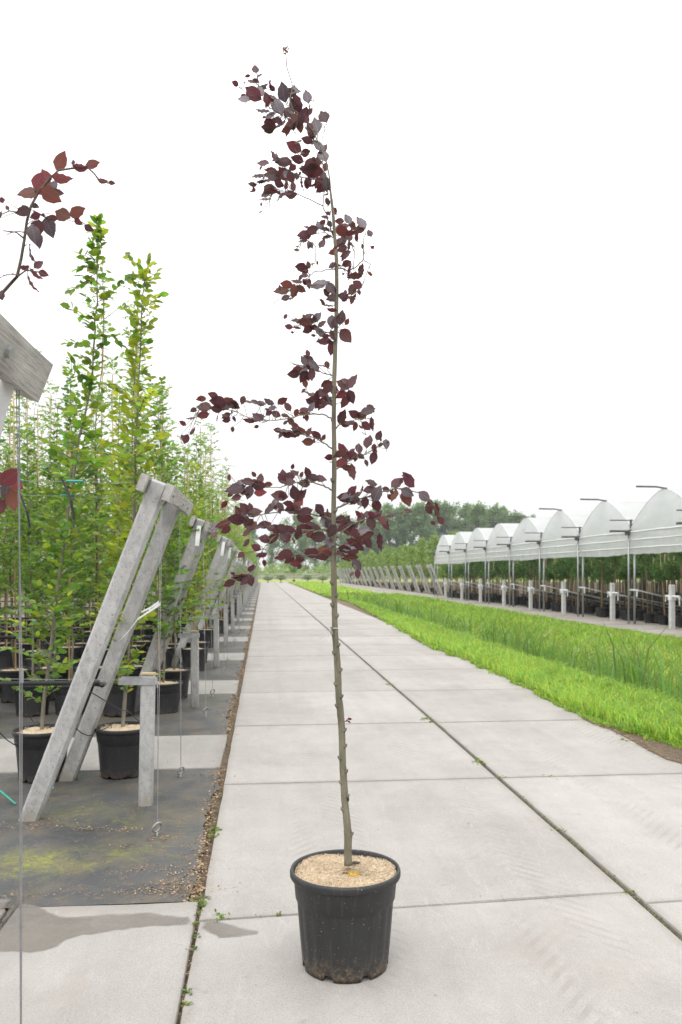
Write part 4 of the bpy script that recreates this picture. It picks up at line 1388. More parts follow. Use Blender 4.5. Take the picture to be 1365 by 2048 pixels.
for k in range(1, NB):
    for row, yo in (('front', 5.75), ('back', 6.95)):
        y = yo + PITCH * k
        lim = -.306 * y - .6
        n_max = 14 if k <= 2 else 12 if k <= 4 else 5 if k <= 10 else 3
        x, i = -1.22, 0
        while i < n_max and x > lim:
            if k == 1 and row == 'front' and i == 1: pass
            kind = 'leafy' if (k == 1 and (row == 'front' or i % 3 == 0)) or (k == 2 and i % 4 == 0) else 'oak'
            side = 'at the road edge' if i == 0 else ordinal(i + 1) + ' from road'
            plant(kind, x + rng.uniform(-.05, .05), y + rng.uniform(-.07, .07),
                  'young tree in black pot, %s, %s row of %s cloth bed' % (side, row, ordinal(k + 1)),
                  'young potted trees in rows on the left', rng.uniform(.9, 1.1))
            x -= .52 if k < 5 else .6; i += 1

# ------------------------------------------------------------------ leaning post frames, short posts, wires
LEAN = math.atan2(.88, 2.32)
ROT = np.array([[math.cos(LEAN), 0, math.sin(LEAN)], [0, 1, 0], [-math.sin(LEAN), 0, math.cos(LEAN)]])     # local z runs up the post, towards the road


def lean_pt(x, y, z): return ROT @ np.array((x, y, z))


def post_part(y, L=2.62, w=.125, d=.115):
    b = MB(); b.box(lean_pt(0, y, L / 2 - .12), (w, d, L), ROT, .016); return b


RING_Y = ((-.44, .0), (1.1, .03))


def make_frame(rings=RING_Y, hx=.92, wires=True, zk=.97):
    fr = empty('post_frame', 'x', 'post frame')
    for y in (0, 1.11):
        o = post_part(y).build('post', M_post, fr)
        bs_ = lean_pt(0, y, 0)
    top = 2.445
    for sx, nm in ((1, 0), (-1, 1)):
        b = MB(); c = np.array((0.0, 0.0, 0.0))
        # outer plank long, with a worn lower edge; inner one shorter
        y0, y1 = ((-.12, 1.47) if sx > 0 else (-.14, 1.40))
        ny = 10; hw = .060; th = .052
        vs, fs = [], []
        for i in range(ny + 1):
            y = y0 + (y1 - y0) * i / ny
            sag = .018 * math.sin(math.pi * i / ny) + rng.uniform(-.004, .004)
            for (u, w) in ((-1, -1), (1, -1), (1, 1), (-1, 1)):
                vs.append((u * th / 2, y, w * hw + (sag if w < 0 else rng.uniform(-.002, .002))))
        for i in range(ny):
            for q in range(4):
                fs.append((i * 4 + q, i * 4 + (q + 1) % 4, i * 4 + 4 + (q + 1) % 4, i * 4 + 4 + q))
        fs += [(3, 2, 1, 0), tuple(ny * 4 + q for q in range(4))]
        b.add(vs, fs)
        pl = b.build('plank', M_wood, fr)
        off = ROT @ np.array((sx * (.125 / 2 + th / 2 + .003), 0, top))
        pl.location = tuple(off); pl.rotation_euler = (0, LEAN, 0)
        bt = MB()
        for y in (-.02 + .02, 1.11, .72):
            p0 = np.array((sx * th / 2, y, .0)); p1 = p0 + np.array((sx * .012, 0, 0))
            bt.tube([p0 - np.array((sx * .01, 0, 0)), p1], .016, 8)
        bo = bt.build('bolt', M_galv, pl)
    # stays down to the ring anchors on the road side
    for ry, dx in rings:
        w = MB()
        ya = ry + .03
        w.tube([(hx - .01, min(max(ya, -.08), 1.42), 2.22), (hx + .0, ry + .01, .09)], .0020, 5)
        w.tube([(hx - .018, min(max(ya, -.08), 1.42), 2.22), (hx + .002, ry + .015, zk), (hx + .004, ry, .09)], .0015, 5)
        w.tube([(hx + .001, ry + .016, zk + .018), (hx + .001, ry + .014, zk - .018)], .0055, 6)
        w.build('stay_wire', M_wire, fr)
        rg = MB(); a = rng.uniform(.2, .9)
        Rz = np.array([[math.cos(a), -math.sin(a), 0], [math.sin(a), math.cos(a), 0], [0, 0, 1]]) @ np.array([[1, 0, 0], [0, .94, -.35], [0, .35, .94]])
        rg.torus((hx, ry, .052), .033, .0075, rot=Rz)
        rg.tube([(hx, ry, .02), (hx, ry + .01, -.15)], .008, 6)
        rg.build('ring_anchor', M_ring, fr, True)
    if wires:
        for y in (0.0, 1.11):
            w = MB(); w.tube([(.70, y, 2.33), (-1.0, y, 2.335), (-4, y, 2.34), (-9, y, 2.36)], .0016, 4)
            wo = w.build('trellis_wire', M_wire, fr)
            for xs_ in ((.36, -.04) if y == 0 else (.06, -.55)):
                s_ = MB(); zz = 2.336; s_.tube([(xs_, y, zz), (xs_ - .115, y, zz)], .0085, 8)
                s_.build('wire_sleeve', M_greenp, wo)
        st = MB()       # black tying straps that hang off the wire
        for (xs_, y) in ((.25, 0.0), (-.35, 1.11)):
            pts = [np.array((xs_, y, 2.34)), np.array((xs_ - .03, y, 2.345)), np.array((xs_ + .03, y - .01, 2.2)), np.array((xs_ + .05, y, 2.07))]
            for i in range(3):
                a, b = pts[i], pts[i + 1]
                s2 = np.array((.008, .004, 0))
                st.add([a - s2, a + s2, b + s2, b - s2], [(0, 1, 2, 3)])
        st.build('strap', M_black, fr)
    return fr


def tag_strip(parent, p, L, wdt, tilt, yaw=0.0, mat=M_whitep, name='paper_tag'):
    b = MB()
    n = 5
    vs, fs = [], []
    for i in range(n + 1):
        f = i / n
        c = np.array((math.sin(tilt) * L * f, -.02 * math.sin(f * 2.5), -math.cos(tilt) * L * f))
        u = np.array((math.cos(tilt) * math.cos(yaw), math.sin(yaw), math.sin(tilt))) * wdt / 2
        vs += [c - u, c + u]
    for i in range(n): fs.append((2 * i, 2 * i + 1, 2 * i + 3, 2 * i + 2))
    b.add(vs, fs)
    o = b.build(name, mat, parent); o.location = tuple(p)
    return o


frames = []
fn_ = make_frame(((-.44, 0), (1.32, 0)), .947, True, 1.42)
f0 = make_frame()
ft = tree_of(f0)
FLAB = {-1: 'weathered plank head of the nearest frame at the left edge, with hanging paper tag',
        0: 'big pair of leaning cast posts bolted between two weathered planks, nearest in full view'}
for k in range(-1, NB):
    o = fn_ if k == -1 else f0 if k == 0 else copy_tree(ft)
    y = 5.87 + PITCH * k
    if k == -1: y = .98
    if k > 0: o.rotation_euler = (math.radians(rng.uniform(-1, 1)), math.radians(rng.uniform(-1.3, 1.3)), math.radians(rng.uniform(-1.5, 1.5)))
    o.location = (-1.60 + (rng.uniform(-.03, .03) if k > 0 else 0), y + (rng.uniform(-.05, .05) if k > 0 else 0), -.012)
    o['group'] = 'leaning post frames along the left of the road'
    o['label'] = FLAB.get(k, 'pair of leaning cast posts with plank head, %s in the row along the left' % ordinal(k + 1))
    frames.append(o)
for k, fr in zip(range(-1, NB), frames):
    if k == -1:
        tag_strip(fr, (.935, 1.30, 2.245), .19, .040, -.26, .2)
    elif 0 < k < 12:
        tag_strip(fr, (.86, -.072, 2.26), .25, .055, -.12, -.2)
# purple-leaved neighbours half hidden: a real copper beech stands in the nearest bed
def near_beech():
    d = 2.55
    R = random.Random(3)
    txt = """370 125 60 115 r|240 245 60 115 r|280 220 120 90 r|290 270 90 75 r|170 320 200 115 r|310 335 330 130 r|345 320 0 80|375 235 350 110 t|490 170 350 90 t|565 145 10 85 r|625 250 350 60 t|680 260 0 40|445 135 110 40|140 432 190 95
215 400 340 50 p|215 460 210 60|320 472 170 55|385 455 330 115 r|470 435 20 105 r|475 495 320 60|540 535 330 60|300 530 290 120 p|240 530 270 80|205 570 280 110 p|235 610 270 90 p|100 555 175 100 t|185 685 280 115 t|235 755 40 65|60 815 175 110 t
150 775 0 60 t|215 815 310 90 t|265 810 340 60|190 870 290 110 t|10 365 180 45|45 410 120 35|5 450 90 45|10 940 100 60|265 455 120 30|330 270 60 60 p|205 520 240 70|260 300 10 90 r"""
    brs = [[(-30, 960), (0, 945), (50, 890), (105, 830), (130, 720), (150, 600), (165, 490), (190, 400), (240, 310), (310, 230), (355, 185), (440, 172), (530, 165), (570, 200), (610, 250), (660, 262)],
           [(205, 430), (280, 470), (380, 460), (440, 460), (500, 500), (560, 540)], [(105, 830), (160, 790), (230, 800), (290, 825)], [(180, 440), (120, 440), (60, 430), (-10, 460)], [(150, 600), (100, 560), (20, 550)]]
    root = empty('copper_beech', 'purple-red leafy shoot leaning in over the near plank at the upper left edge', 'tree', (-1.34, 2.36, -.012))
    off = np.array((-1.34, 2.36, -.012))
    link('pot', POT_R, root); link('mulch', MUL_R, root)
    first = at_y(*c3(*brs[0][0]), 2.5) - off
    stem = [np.array((0, 0, .36)), np.array((.01, .02, 1.0)), np.array((-.02, .05, 1.7)), np.array((.05, .1, 2.1)), first]
    mb = MB(); mb.tube(stem, [.016, .014, .011, .008, .006], 8)
    mb.build('trunk', M_bark, root, True)
    cp = []
    for bi, pts in enumerate(brs):
        q = [at_y(*c3(*p), 2.5 + .03 * i * (1 if bi % 2 else -.3) * (bi > 0)) - off for i, p in enumerate(pts)]
        b = MB(); r0 = .005 if bi == 0 else .0022
        b.tube(q, [r0 * (1 - .75 * i / len(q)) + .0005 for i in range(len(q))], 7)
        cp.append((np.array([q[i] * (1 - f / 4) + q[i + 1] * f / 4 for i in range(len(q) - 1) for f in range(4)]), b))
    ms = {'r': [beech_mesh('leaf', M_red, 7, .01, .15, 11), beech_mesh('leaf', M_red, 7, .014, .05, 12)], 'p': [beech_mesh('leaf', M_sheen, 7, .015, .2, 13)],
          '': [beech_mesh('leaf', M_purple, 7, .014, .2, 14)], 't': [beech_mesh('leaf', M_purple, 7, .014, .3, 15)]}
    items = []
    for e in txt.replace('\n', '|').split('|'):
        q = e.split(); x, y = c3(float(q[0]), float(q[1])); items.append((x, y, float(q[2]), float(q[3]) * .32967 * 1.05, q[4] if len(q) > 4 else ''))
    items += [(22, 953, 40, 46, 'r'), (34, 968, 330, 40, 'r'), (12, 985, 250, 44, 'p'), (26, 1000, 280, 44, 'r'), (4, 955, 150, 30, 'r'), (2, 1015, 260, 34, 'r'), (2, 800, 200, 24, ''), (2, 785, 60, 24, '')]
    for (x, y, ang, L, fl) in items:
        p = at_y(x, y, 2.5 + R.gauss(0, .03)) - off
        a = math.radians(ang); s_ = R.uniform(-.3, .3)
        t = RGT * math.cos(a) + UP * math.sin(a) + FWD * s_
        lm = L / F * 2.5
        t1 = t / np.linalg.norm(t); side = np.cross(t1, -FWD); side /= np.linalg.norm(side)
        roll = math.radians({'t': 66, 'r': R.uniform(-20, 20)}.get(fl, R.uniform(-40, 40)))
        n = -FWD * math.cos(roll) + side * math.sin(roll)
        if fl == 'r': n = -n
        if fl == 'p': n = n + UP * .5
        p0 = p - t * lm / 2
        leaf_obj(R.choice(ms[fl]), p0, t1, n, lm * np.linalg.norm(t), root)
        best = min(cp, key=lambda c: np.min(np.linalg.norm(c[0] - p0, axis=1)))
        j = int(np.argmin(np.linalg.norm(best[0] - p0, axis=1))); g = np.linalg.norm(best[0][j] - p0)
        if g < .3:
            best[1].tube([best[0][max(0, j - 1)], (best[0][j] + p0) / 2, p0], [.0012, .001, .0007], 4, cap=False)
        elif y > 900:
            s0 = np.array((.02, .07, 1.55)); cp[0][1].tube([s0, (s0 + p0) / 2 + UP * .08, p0], [.002, .0015, .0009], 4, cap=False)
    for c, b in cp: b.build('branch', M_twig, root, True)


near_beech()

# short posts with a bracket and the wire they hold
def make_short_post():
    sp = empty('short_post', 'x', 'post')
    b = MB(); b.box((0, 0, .375), (.098, .098, 1.15), None, .012); b.build('shaft', M_post, sp)
    c = MB(); c.box((0, 0, .958), (.10, .10, .012)); c.build('cap', simple('cut_top', (.42, .33, .20), .9, .2, 30), sp)
    k = MB(); k.box((-.075, -.052, .905), (.26, .008, .05)); k.box((-.075, .052, .905), (.26, .008, .05)); k.box((.053, 0, .905), (.008, .112, .05))
    k.tube([(-.12, -.07, .905), (-.12, .07, .905)], .012, 8); k.tube([(-.18, -.07, .905), (-.18, .07, .905)], .012, 8)
    k.build('bracket', M_galv, sp)
    w = MB(); w.tube([(-.19, 0, .91), (-9, 0, .94)], .0018, 4); w.build('low_wire', M_wire, sp)
    return sp


sp0 = make_short_post(); spt = tree_of(sp0)
for k in range(NB):
    o = sp0 if k == 0 else copy_tree(spt)
    o.location = (-.84 + rng.uniform(-.015, .015), 6.17 + PITCH * k + (rng.uniform(-.08, .08) if k else 0), -.012)
    o.rotation_euler = (math.radians(rng.uniform(-.7, .7)), math.radians(1.0 if k == 0 else rng.uniform(-1, 1)), 0)
    o['group'] = 'short posts along the left of the road'
    o['label'] = 'short square cast post with metal bracket, %s in the row left of the road' % ordinal(k + 1)

# irrigation pipes with a tap and drip hoses
def make_pipe(hoses):
    ip = empty('water_pipe', 'x', 'pipe')
    b = MB(); b.tube([(0, 0, .875), (-4, 0, .89), (-9, 0, .90)], .019, 10); b.build('pipe', M_black, ip, True)
    v = MB(); v.tube([(.02, 0, .875), (-.06, 0, .875)], .027, 10); v.tube([(-.03, 0, .86), (-.03, 0, .965)], .020, 10); v.tube([(-.03, 0, .945), (-.03, 0, .985)], .031, 10); v.tube([(.05, -.05, .86), (.05, .05, .86)], .016, 8)
    v.tube([(-.02, 0, .87), (.05, 0, .86)], .018, 8)
    v.build('valve', M_black, ip, True)
    h = MB()
    for (x0, x1, y1, sag) in hoses:
        P = []
        for i in range(13):
            f = i / 12
            P.append(np.array((x0 + (x1 - x0) * f, y1 * f, .875 * (1 - f) + .43 * f - sag * math.sin(math.pi * f) + (.06 * math.sin(math.pi * min(1, f * 1.0)) ** 2 if f > .7 else 0))))
        P.append(P[-1] + np.array((0, 0, -.05)))
        h.tube(P, .0042, 5, cap=False)
    h.build('drip_hose', M_black, ip, True)
    return ip


pp0 = make_pipe([(-.15, .22, .78, .0), (-.35, -.02, .72, .22), (-.55, -.60, .80, .12), (-.9, -.52, .74, .3), (-1.3, -1.1, .7, .25), (-1.8, -1.6, .72, .3)])
ppt = tree_of(pp0)
for k in range(6):
    o = pp0 if k == 0 else copy_tree(ppt)
    o.location = (-1.24 + rng.uniform(-.05, .05) * (k > 0), 6.33 + PITCH * k, -.012)
    o['group'] = 'black water pipes over the pots'
    o['label'] = 'black plastic water pipe with tap and drip hoses over the pots of the %s bed' % ordinal(k + 1)

# a white strip label caught in the second sapling
lb = MB()
for pts, w in (([(322, 1207), (300, 1222), (276, 1238), (258, 1262), (240, 1281)], .016), ([(318, 1204), (300, 1216), (283, 1224)], .012)):
    P = [at_y(x, y, 6.86) for x, y in pts]
    for i in range(len(P) - 1):
        u = np.array((.3, 0, 1.0)) * w * (1 - i * .22)
        u2 = np.array((.3, 0, 1.0)) * w * (1 - (i + 1) * .22)
        lb.add([P[i] - u, P[i] + u, P[i + 1] + u2, P[i + 1] - u2], [(0, 1, 2, 3)])
tag(lb.build('plant_label', M_whitep), 'long white strip label hanging in the yellow-green front tree', 'label')
pg = MB(); a, b = gnd(2, 1588, .03), gnd(32, 1608, .0); a[2] = .05
pg.tube([a, b], [.009, .006], 6)
tag(pg.build('drip_stake', M_greenp), 'bright green plastic spike lying on the cloth at the left edge', 'stake')
pg = MB(); a, b = gnd(88, 1588, .02), gnd(108, 1580, .03); a[2] = .01; b[2] = .05
pg.tube([a, b], [.007, .006], 6)
tag(pg.build('drip_stake', M_greenp), 'small green plastic spike behind the foot of the nearest leaning post', 'stake')

# ------------------------------------------------------------------ plastic tunnel on the right
GX, GZ, AP, BOT = 12.1, 3.18, 1.05, 2.30
tun = empty('plastic_tunnel', 'long white plastic multi-arched growing tunnel beyond the ditch on the right', 'greenhouse', (GX, 57, 0))
NBAY = 11
ARCH = [(math.sin(f * math.pi / 2)) for f in np.linspace(0, 1, 9)]


def arch_pts():
    P = []
    for f in np.linspace(0, 1, 17):
        u = abs(2 * f - 1)
        P.append((-f * PITCH, GZ + AP * (1 - u ** 1.5)))
    return P


AR = arch_pts()
roof = MB(); gab = MB(); cur = MB(); hem = MB()
xs = [0, 2, 6, 12, 20, 30]
vs = [(x, y, z) for x in xs for (y, z) in AR]
fs = [(i * 17 + j, i * 17 + j + 1, (i + 1) * 17 + j + 1, (i + 1) * 17 + j) for i in range(len(xs) - 1) for j in range(16)]
roof.add(vs, fs)
def gable_part(q):
    g, c = MB(), MB()
    nz = 6
    for jz in range(nz + 1):
        for (y, z) in AR:
            f = jz / nz
            zt = z - .015
            w = math.sin(math.pi * f) * max(0, zt - 3.02)
            g.v.append((-.01 - .05 * w * rng.uniform(.2, 1.6) - .02 * math.sin(y * 3 + q) * w, y, zt * (1 - f) + 3.02 * f))
    for jz in range(nz):
        for k_ in range(16):
            a = jz * 17 + k_
            g.f.append((a, a + 1, a + 18, a + 17)); g.m.append(0)
    sag = rng.uniform(-.02, .05); ph = rng.uniform(0, 6)
    nh, nv = 30, 8
    for i_ in range(nh + 1):
        y = -PITCH * i_ / nh
        for j_ in range(nv + 1):
            f = j_ / nv
            z = 3.02 + (BOT - sag * math.sin(math.pi * i_ / nh) - 3.02) * f
            c.v.append((-.03 + .03 * math.sin(i_ * 1.3 + ph) * math.sin(i_ * .37) * f + rng.gauss(0, .008), y, z + rng.gauss(0, .007) * (j_ == nv)))
    for i_ in range(nh):
        for j_ in range(nv):
            a = i_ * (nv + 1) + j_
            c.f.append((a, a + 1, a + nv + 2, a + nv + 1)); c.m.append(0)
    g = g.build('gable_sheet', M_film, tun, True); c = c.build('curtain', M_curtain, tun, True)
    for o in (g, c): o.location = (0, -PITCH * q, 0)


for q in range(NBAY): gable_part(q)
for z, r in ((3.02, .022), (2.76, .018), (2.50, .018)):
    hem.tube([(-.05, -PITCH * q / 8, z + rng.uniform(-.008, .008)) for q in range(9)], r, 6)
RM = roof.build('roof_sheet', M_film, tun, True)
HM = hem.build('curtain_hem', simple('hem_white', (.78, .79, .79), .5, .05, 10), tun, True)
hoop = MB(); hoop.tube([(0.0, y, z) for (y, z) in AR], .011, 6)
for q in (.38, .62):
    hoop.tube([(.04, -PITCH * .5, GZ + AP - .02), (.04, -PITCH * q, 3.05)], .012, 5)
HP = hoop.build('hoop', M_galv, tun, True)
rp = MB(); rp.tube([(.12, -PITCH / 2, GZ + AP + .015), (.0, -PITCH / 2, GZ + AP + .025), (-.2, -PITCH / 2, GZ + AP + .06), (-.85, -PITCH / 2, GZ + AP + .065)], .03, 8)
RP = rp.build('ridge_pipe', M_grey, tun, True)
gt = MB(); gt.box((-.32, 0, GZ - .13), (.78, .13, .07), None, .01); gt.box((-.12, 0, GZ - .21), (.13, .11, .10)); gt.box((-.32, 0, GZ + .23), (.80, .04, .035)); gt.box((.0, .0, GZ + .12), (.06, .06, .28))
gt.box((15, 0, GZ - .06), (30, .2, .06))
GT = gt.build('gutter', M_grey, tun)
po = MB(); po.tube([(-.06, .04, 0), (-.06, .04, GZ - .05)], .028, 8); PO = po.build('tunnel_post', M_galv, tun, True)
po = MB(); po.tube([(.10, -.06, 0), (.10, -.06, 2.9)], .036, 8); PO2 = po.build('tunnel_post', M_galv, tun, True)
arm = MB(); arm.box((.02, -.12, 1.12), (.05, .62, .05)); arm.box((.02, .15, 1.05), (.03, .05, .18)); arm.box((.02, -.40, 1.02), (.03, .05, .24)); ARM = arm.build('arm', M_whitep, tun)
brc = MB(); brc.tube([(.1, -.1, 1.12), (4.5, -.2, .1)], .024, 6); BRC = brc.build('brace', M_galv, tun, True)
PARTS = (RM, HM, HP, RP, GT, PO, PO2, ARM, BRC)
for i in range(1, NBAY):
    for p in PARTS:
        c = p.copy(); COL.objects.link(c); c.location = (0, -PITCH * i, 0)
sd_ = MB(); sd_.add([(-.01, .01, BOT), (30, .01, BOT), (30, .01, GZ), (-.01, .01, GZ)], [(0, 1, 2, 3)]); sd_.build('side_sheet', M_film, tun)
# white posts in front of the pots, one per bay
wp0 = empty('white_post', 'x', 'post')
b = MB(); b.box((0, 0, .66), (.15, .15, 1.38), None, .014); b.build('shaft', M_whitepost, wp0)
b = MB(); b.box((0, 0, .94), (.19, .19, .13), None, .01); b.tube([(-.02, .35, 1.0), (-.02, -.5, 1.0)], .035, 8); b.tube([(-.02, .34, 1.0), (-.02, .36, .82)], .018, 6); b.tube([(-.02, -.48, 1.0), (-.02, -.5, .74)], .018, 6); b.build('crossbar', M_whitep, wp0)
b = MB(); b.tube([(.08, -.1, .95), (4.6, -.2, .1)], .022, 6); b.build('brace', M_galv, wp0, True)
wpt = tree_of(wp0)
for i in range(NBAY - 1):
    o = wp0 if i == 0 else copy_tree(wpt)
    o.location = (12.35 + rng.uniform(-.03, .03), 57 - PITCH * (i + .5) + rng.uniform(-.2, .2), -.03)
    o['group'] = 'white posts along the tunnel front'
    o['label'] = 'white square post with crossbar at the tunnel front, %s from its far end' % ordinal(i + 1)

# ball-headed trees under the tunnel
def crown_mass(n, fn, L, tmpl, mat, name='foliage'):
    P, T, N, LL = [], [], [], []
    for _ in range(n):
        p = fn(); P.append(p); T.append(nrg.normal(0, 1, 3)); N.append(nrg.normal(0, .6, 3) + UP); LL.append(L * rng.uniform(.6, 1.35))
    return leaf_mass(name, P, T, N, LL, tmpl, mat)


POT_S = pot_meshes(.40, .34, 20, 'pot', M_potb, 10, False)
MUL_S = mulch_mesh(.185, .31, 3, 14, M_mulchb, .006, .015)


def ball_proto(seed, zc, rx, rz, n, cane_h, loose):
    R = random.Random(seed)
    tr = empty('ball_tree', 'x', 'tree')
    link('pot', POT_S, tr); link('mulch', MUL_S, tr)
    b = MB(); b.tube([(0, 0, .3), (R.gauss(0, .02), R.gauss(0, .02), zc * .6), (0, 0, zc + rz * .3)], [.017, .014, .010], 6); b.build('trunk', M_dtrunk, tr, True)
    lobes = [(np.array((R.gauss(0, rx * .45), R.gauss(0, rx * .45), R.gauss(0, rz * .4))), R.uniform(.35, .65)) for _ in range(9)]

    def fn():
        c, s_ = R.choice(lobes)
        v = nrg.normal(0, 1, 3); v /= np.linalg.norm(v)
        return np.array((0, 0, zc)) + c + v * np.array((rx, rx, rz)) * s_ * R.uniform(.55, 1.05)
    stuff(link('foliage', crown_mass(n, fn, .085, T_HEX, M_ball), tr))
    if cane_h:
        q = MB(); q.tube([(.05, -.03, .3), (.05 + R.gauss(0, .04), -.03, cane_h)], .017, 6); q.build('cane', M_cane if seed % 2 else M_rustcane, tr, True)
    return tr


BP = [ball_proto(61, 1.75, .36, .28, 560, 2.6, 0), ball_proto(62, 2.05, .46, .42, 700, 2.5, 1), ball_proto(63, 1.65, .40, .27, 560, 2.5, 0), ball_proto(64, 2.2, .50, .42, 760, 2.4, 1), ball_proto(65, 1.85, .44, .34, 640, 0, 0)]
BT = [tree_of(o) for o in BP]
cnt = 0
for row, (x, nm) in enumerate(((12.95, 'front'), (13.75, 'second'), (14.6, 'third'))):
    y, i = 56.2, 0
    while y > 17:
        ph = ((y - 9.9) % PITCH)
        if ph < 3.6 or row > 0:
            j = rng.randrange(5)
            o = BP[j] if cnt < 5 and not BP[j].get('group') else copy_tree(BT[j])
            o.location = (x + rng.uniform(-.12, .12), y + rng.uniform(-.1, .1), -.02); o.rotation_euler = (rng.gauss(0, .015), rng.gauss(0, .015), rng.uniform(0, 6.28))
            s_ = rng.uniform(.9, 1.12); o.scale = (s_, s_, s_)
            o['group'] = 'ball-headed potted trees under the tunnel'
            o['label'] = 'ball-headed tree in black pot under tunnel, %s from far end, %s row' % (ordinal(i + 1), nm)
            cnt += 1; i += 1
        y -= .74
# whatever prototype was not placed above joins the front row
for j, o in enumerate(BP):
    if not o.get('group'):
        o.location = (15.3, 20 + j, -.02); o['group'] = 'ball-headed potted trees under the tunnel'; o['label'] = 'ball-headed tree in black pot under tunnel behind the third row, number %s' % ordinal(j + 1)
# the mass of trees deeper in
P, T, N, L = [], [], [], []
tm = MB()
for _ in range(900):
    x, y = rng.uniform(15.4, 34), rng.uniform(14, 56.5)
    h = rng.uniform(1.7, 2.5)
    tm.tube([(x, y, -.02), (x + rng.gauss(0, .03), y, h)], .018, 4, cap=False, mi=0)
    tm.box((x, y, .14), (.3, .3, .32), None, 0, 1)
    for _q in range(58):
        v_ = nrg.normal(0, 1, 3); v_ /= np.linalg.norm(v_)
        P.append(np.array((x, y, h + .15)) + v_ * np.array((.5, .5, .48)) * rng.uniform(.4, 1)); T.append(nrg.normal(0, 1, 3)); N.append(nrg.normal(0, .6, 3) + UP); L.append(rng.uniform(.16, .3))
for _ in range(16000):          # the far side closes with low leafy plants
    P.append(np.array((rng.uniform(34, 38), rng.uniform(10, 58), rng.uniform(0, 2.9)))); T.append(nrg.normal(0, 1, 3)); N.append(nrg.normal(0, .6, 3) + UP); L.append(rng.uniform(.2, .45))
stuff(tag(link('tree_mass', leaf_mass('tree_mass', P, T, N, L, T_HEX, M_ball)), 'dark mass of leafy crowns deeper inside the plastic tunnel', 'trees'))
stuff(tag(tm.build('stem_mass', [M_dtrunk, M_potb]), 'crowded stems and black pots deeper inside the plastic tunnel', 'trees'))

# ------------------------------------------------------------------ post frames and nursery trees past the tunnel
rf0 = None
for i in range(19):
    if rf0 is None:
        rf0 = empty('post_frame', 'x', 'post frame')
        for y in (0, 1.2): post_part(y, 2.62, .14, .13).build('post', M_post, rf0)
        b = MB(); b.box(lean_pt(.09, .6, 2.35), (.05, 1.6, .17), ROT); b.build('plank', M_wood, rf0)
        rft = tree_of(rf0); o = rf0
    else: o = copy_tree(rft)
    o.rotation_euler = (0, 0, math.pi)
    o.location = (13.3, 61.5 + PITCH * i, -.03)
    o['group'] = 'leaning post frames beyond the tunnel'
    o['label'] = 'leaning post frame past the far end of the tunnel, %s away from it' % ordinal(i + 1)


def nursery_proto(seed, h, mat):
    R = random.Random(seed)
    tr = empty('nursery_tree', 'x', 'tree')
    link('pot', POT_S, tr); link('mulch', MUL_S, tr)
    b = MB(); b.tube([(0, 0, .3), (R.gauss(0, .05), R.gauss(0, .05), h * .5), (0, 0, h * .95)], [.03, .025, .012], 6); b.build('trunk', M_dtrunk, tr, True)
    q = MB(); q.tube([(.06, 0, .3), (.06, 0, h * .7)], .02, 5); q.build('cane', M_cane, tr, True)

    def fn():
        z = R.uniform(.38, 1.0); w = .62 * math.sin(math.pi * min(1, (z - .3) / .75)) + .12
        a = R.uniform(0, 6.28); rr = w * math.sqrt(R.random())
        return np.array((rr * math.cos(a), rr * math.sin(a), z * h))
    stuff(link('foliage', crown_mass(620, fn, .20, T_HEX, mat), tr))
    return tr


NP_ = [nursery_proto(71, 4.1, M_light), nursery_proto(72, 4.6, M_light), nursery_proto(73, 3.8, M_light)]
NT = [tree_of(o) for o in NP_]
n_i = 0
for i in range(19):
    for r in range(4):
        j = n_i % 3
        o = NP_[j] if n_i < 3 else copy_tree(NT[j])
        o.location = (13.6 + 1.15 * r + rng.uniform(-.2, .2), 60.4 + PITCH * i + (1.8 if r % 2 else 0) + rng.uniform(-.5, .5), -.03)
        o.rotation_euler = (0, 0, rng.uniform(0, 6.28)); s_ = rng.uniform(.85, 1.12); o.scale = (s_, s_, s_)
        o['group'] = 'light green nursery trees beyond the tunnel'
        o['label'] = 'light green tree past the tunnel, %s line from its end, %s from lane' % (ordinal(i + 1), ORD[r])
        n_i += 1
P, T, N, L = [], [], [], []
for _ in range(22000):
    x = rng.uniform(18.5, 60); y = rng.uniform(60, 150)
    P.append(np.array((x, y, rng.uniform(1.2, 4.2) * (1 + .1 * math.sin(x * 1.3) * math.sin(y)))))
    T.append(nrg.normal(0, 1, 3)); N.append(nrg.normal(0, .6, 3) + UP); L.append(rng.uniform(.4, .75))
stuff(tag(link('tree_mass', leaf_mass('tree_mass', P, T, N, L, T_HEX, M_light)), 'block of light green nursery trees reading as one mass behind the front lines', 'trees'))

# ------------------------------------------------------------------ the far end: pots, field fence, windbreak trees
DP = nursery_proto(81, 3.6, M_ball); DT = tree_of(DP)
k = 0
for i, x in enumerate(np.arange(-6, 20, 2.3)):
    if 0 and x: pass
    o = DP if k == 0 else copy_tree(DT)
    hs = [.9, .35, 1.25, .3, .35, 1.3, .35, .3, .45, .3, .8, .35][i % 12]
    o.location = (float(x) + rng.uniform(-.2, .2), 141.5, -.04); o.scale = (1.35, 1.35, hs)
    o.rotation_euler = (0, 0, rng.uniform(0, 6.28))
    o['group'] = 'potted trees closing the far end of the road'
    o['label'] = 'small dark potted tree across the far end of the road, %s from the left' % ordinal(i + 1)
    k += 1
fe = empty('field_fence', 'low grey rail fence across the pale field at the end of the road', 'fence', (0, 168, -.02))
pm = MB(); pm.box((0, 0, .75), (.14, .14, 1.6)); P0 = pm.build('fence_post', M_wood, fe); P0.location = (-40, 0, 0)
rm = MB(); rm.box((1.6, -.1, 0), (3.19, .05, .24)); R0 = rm.build('rail', M_wood, fe); R0.location = (-40, 0, .5)
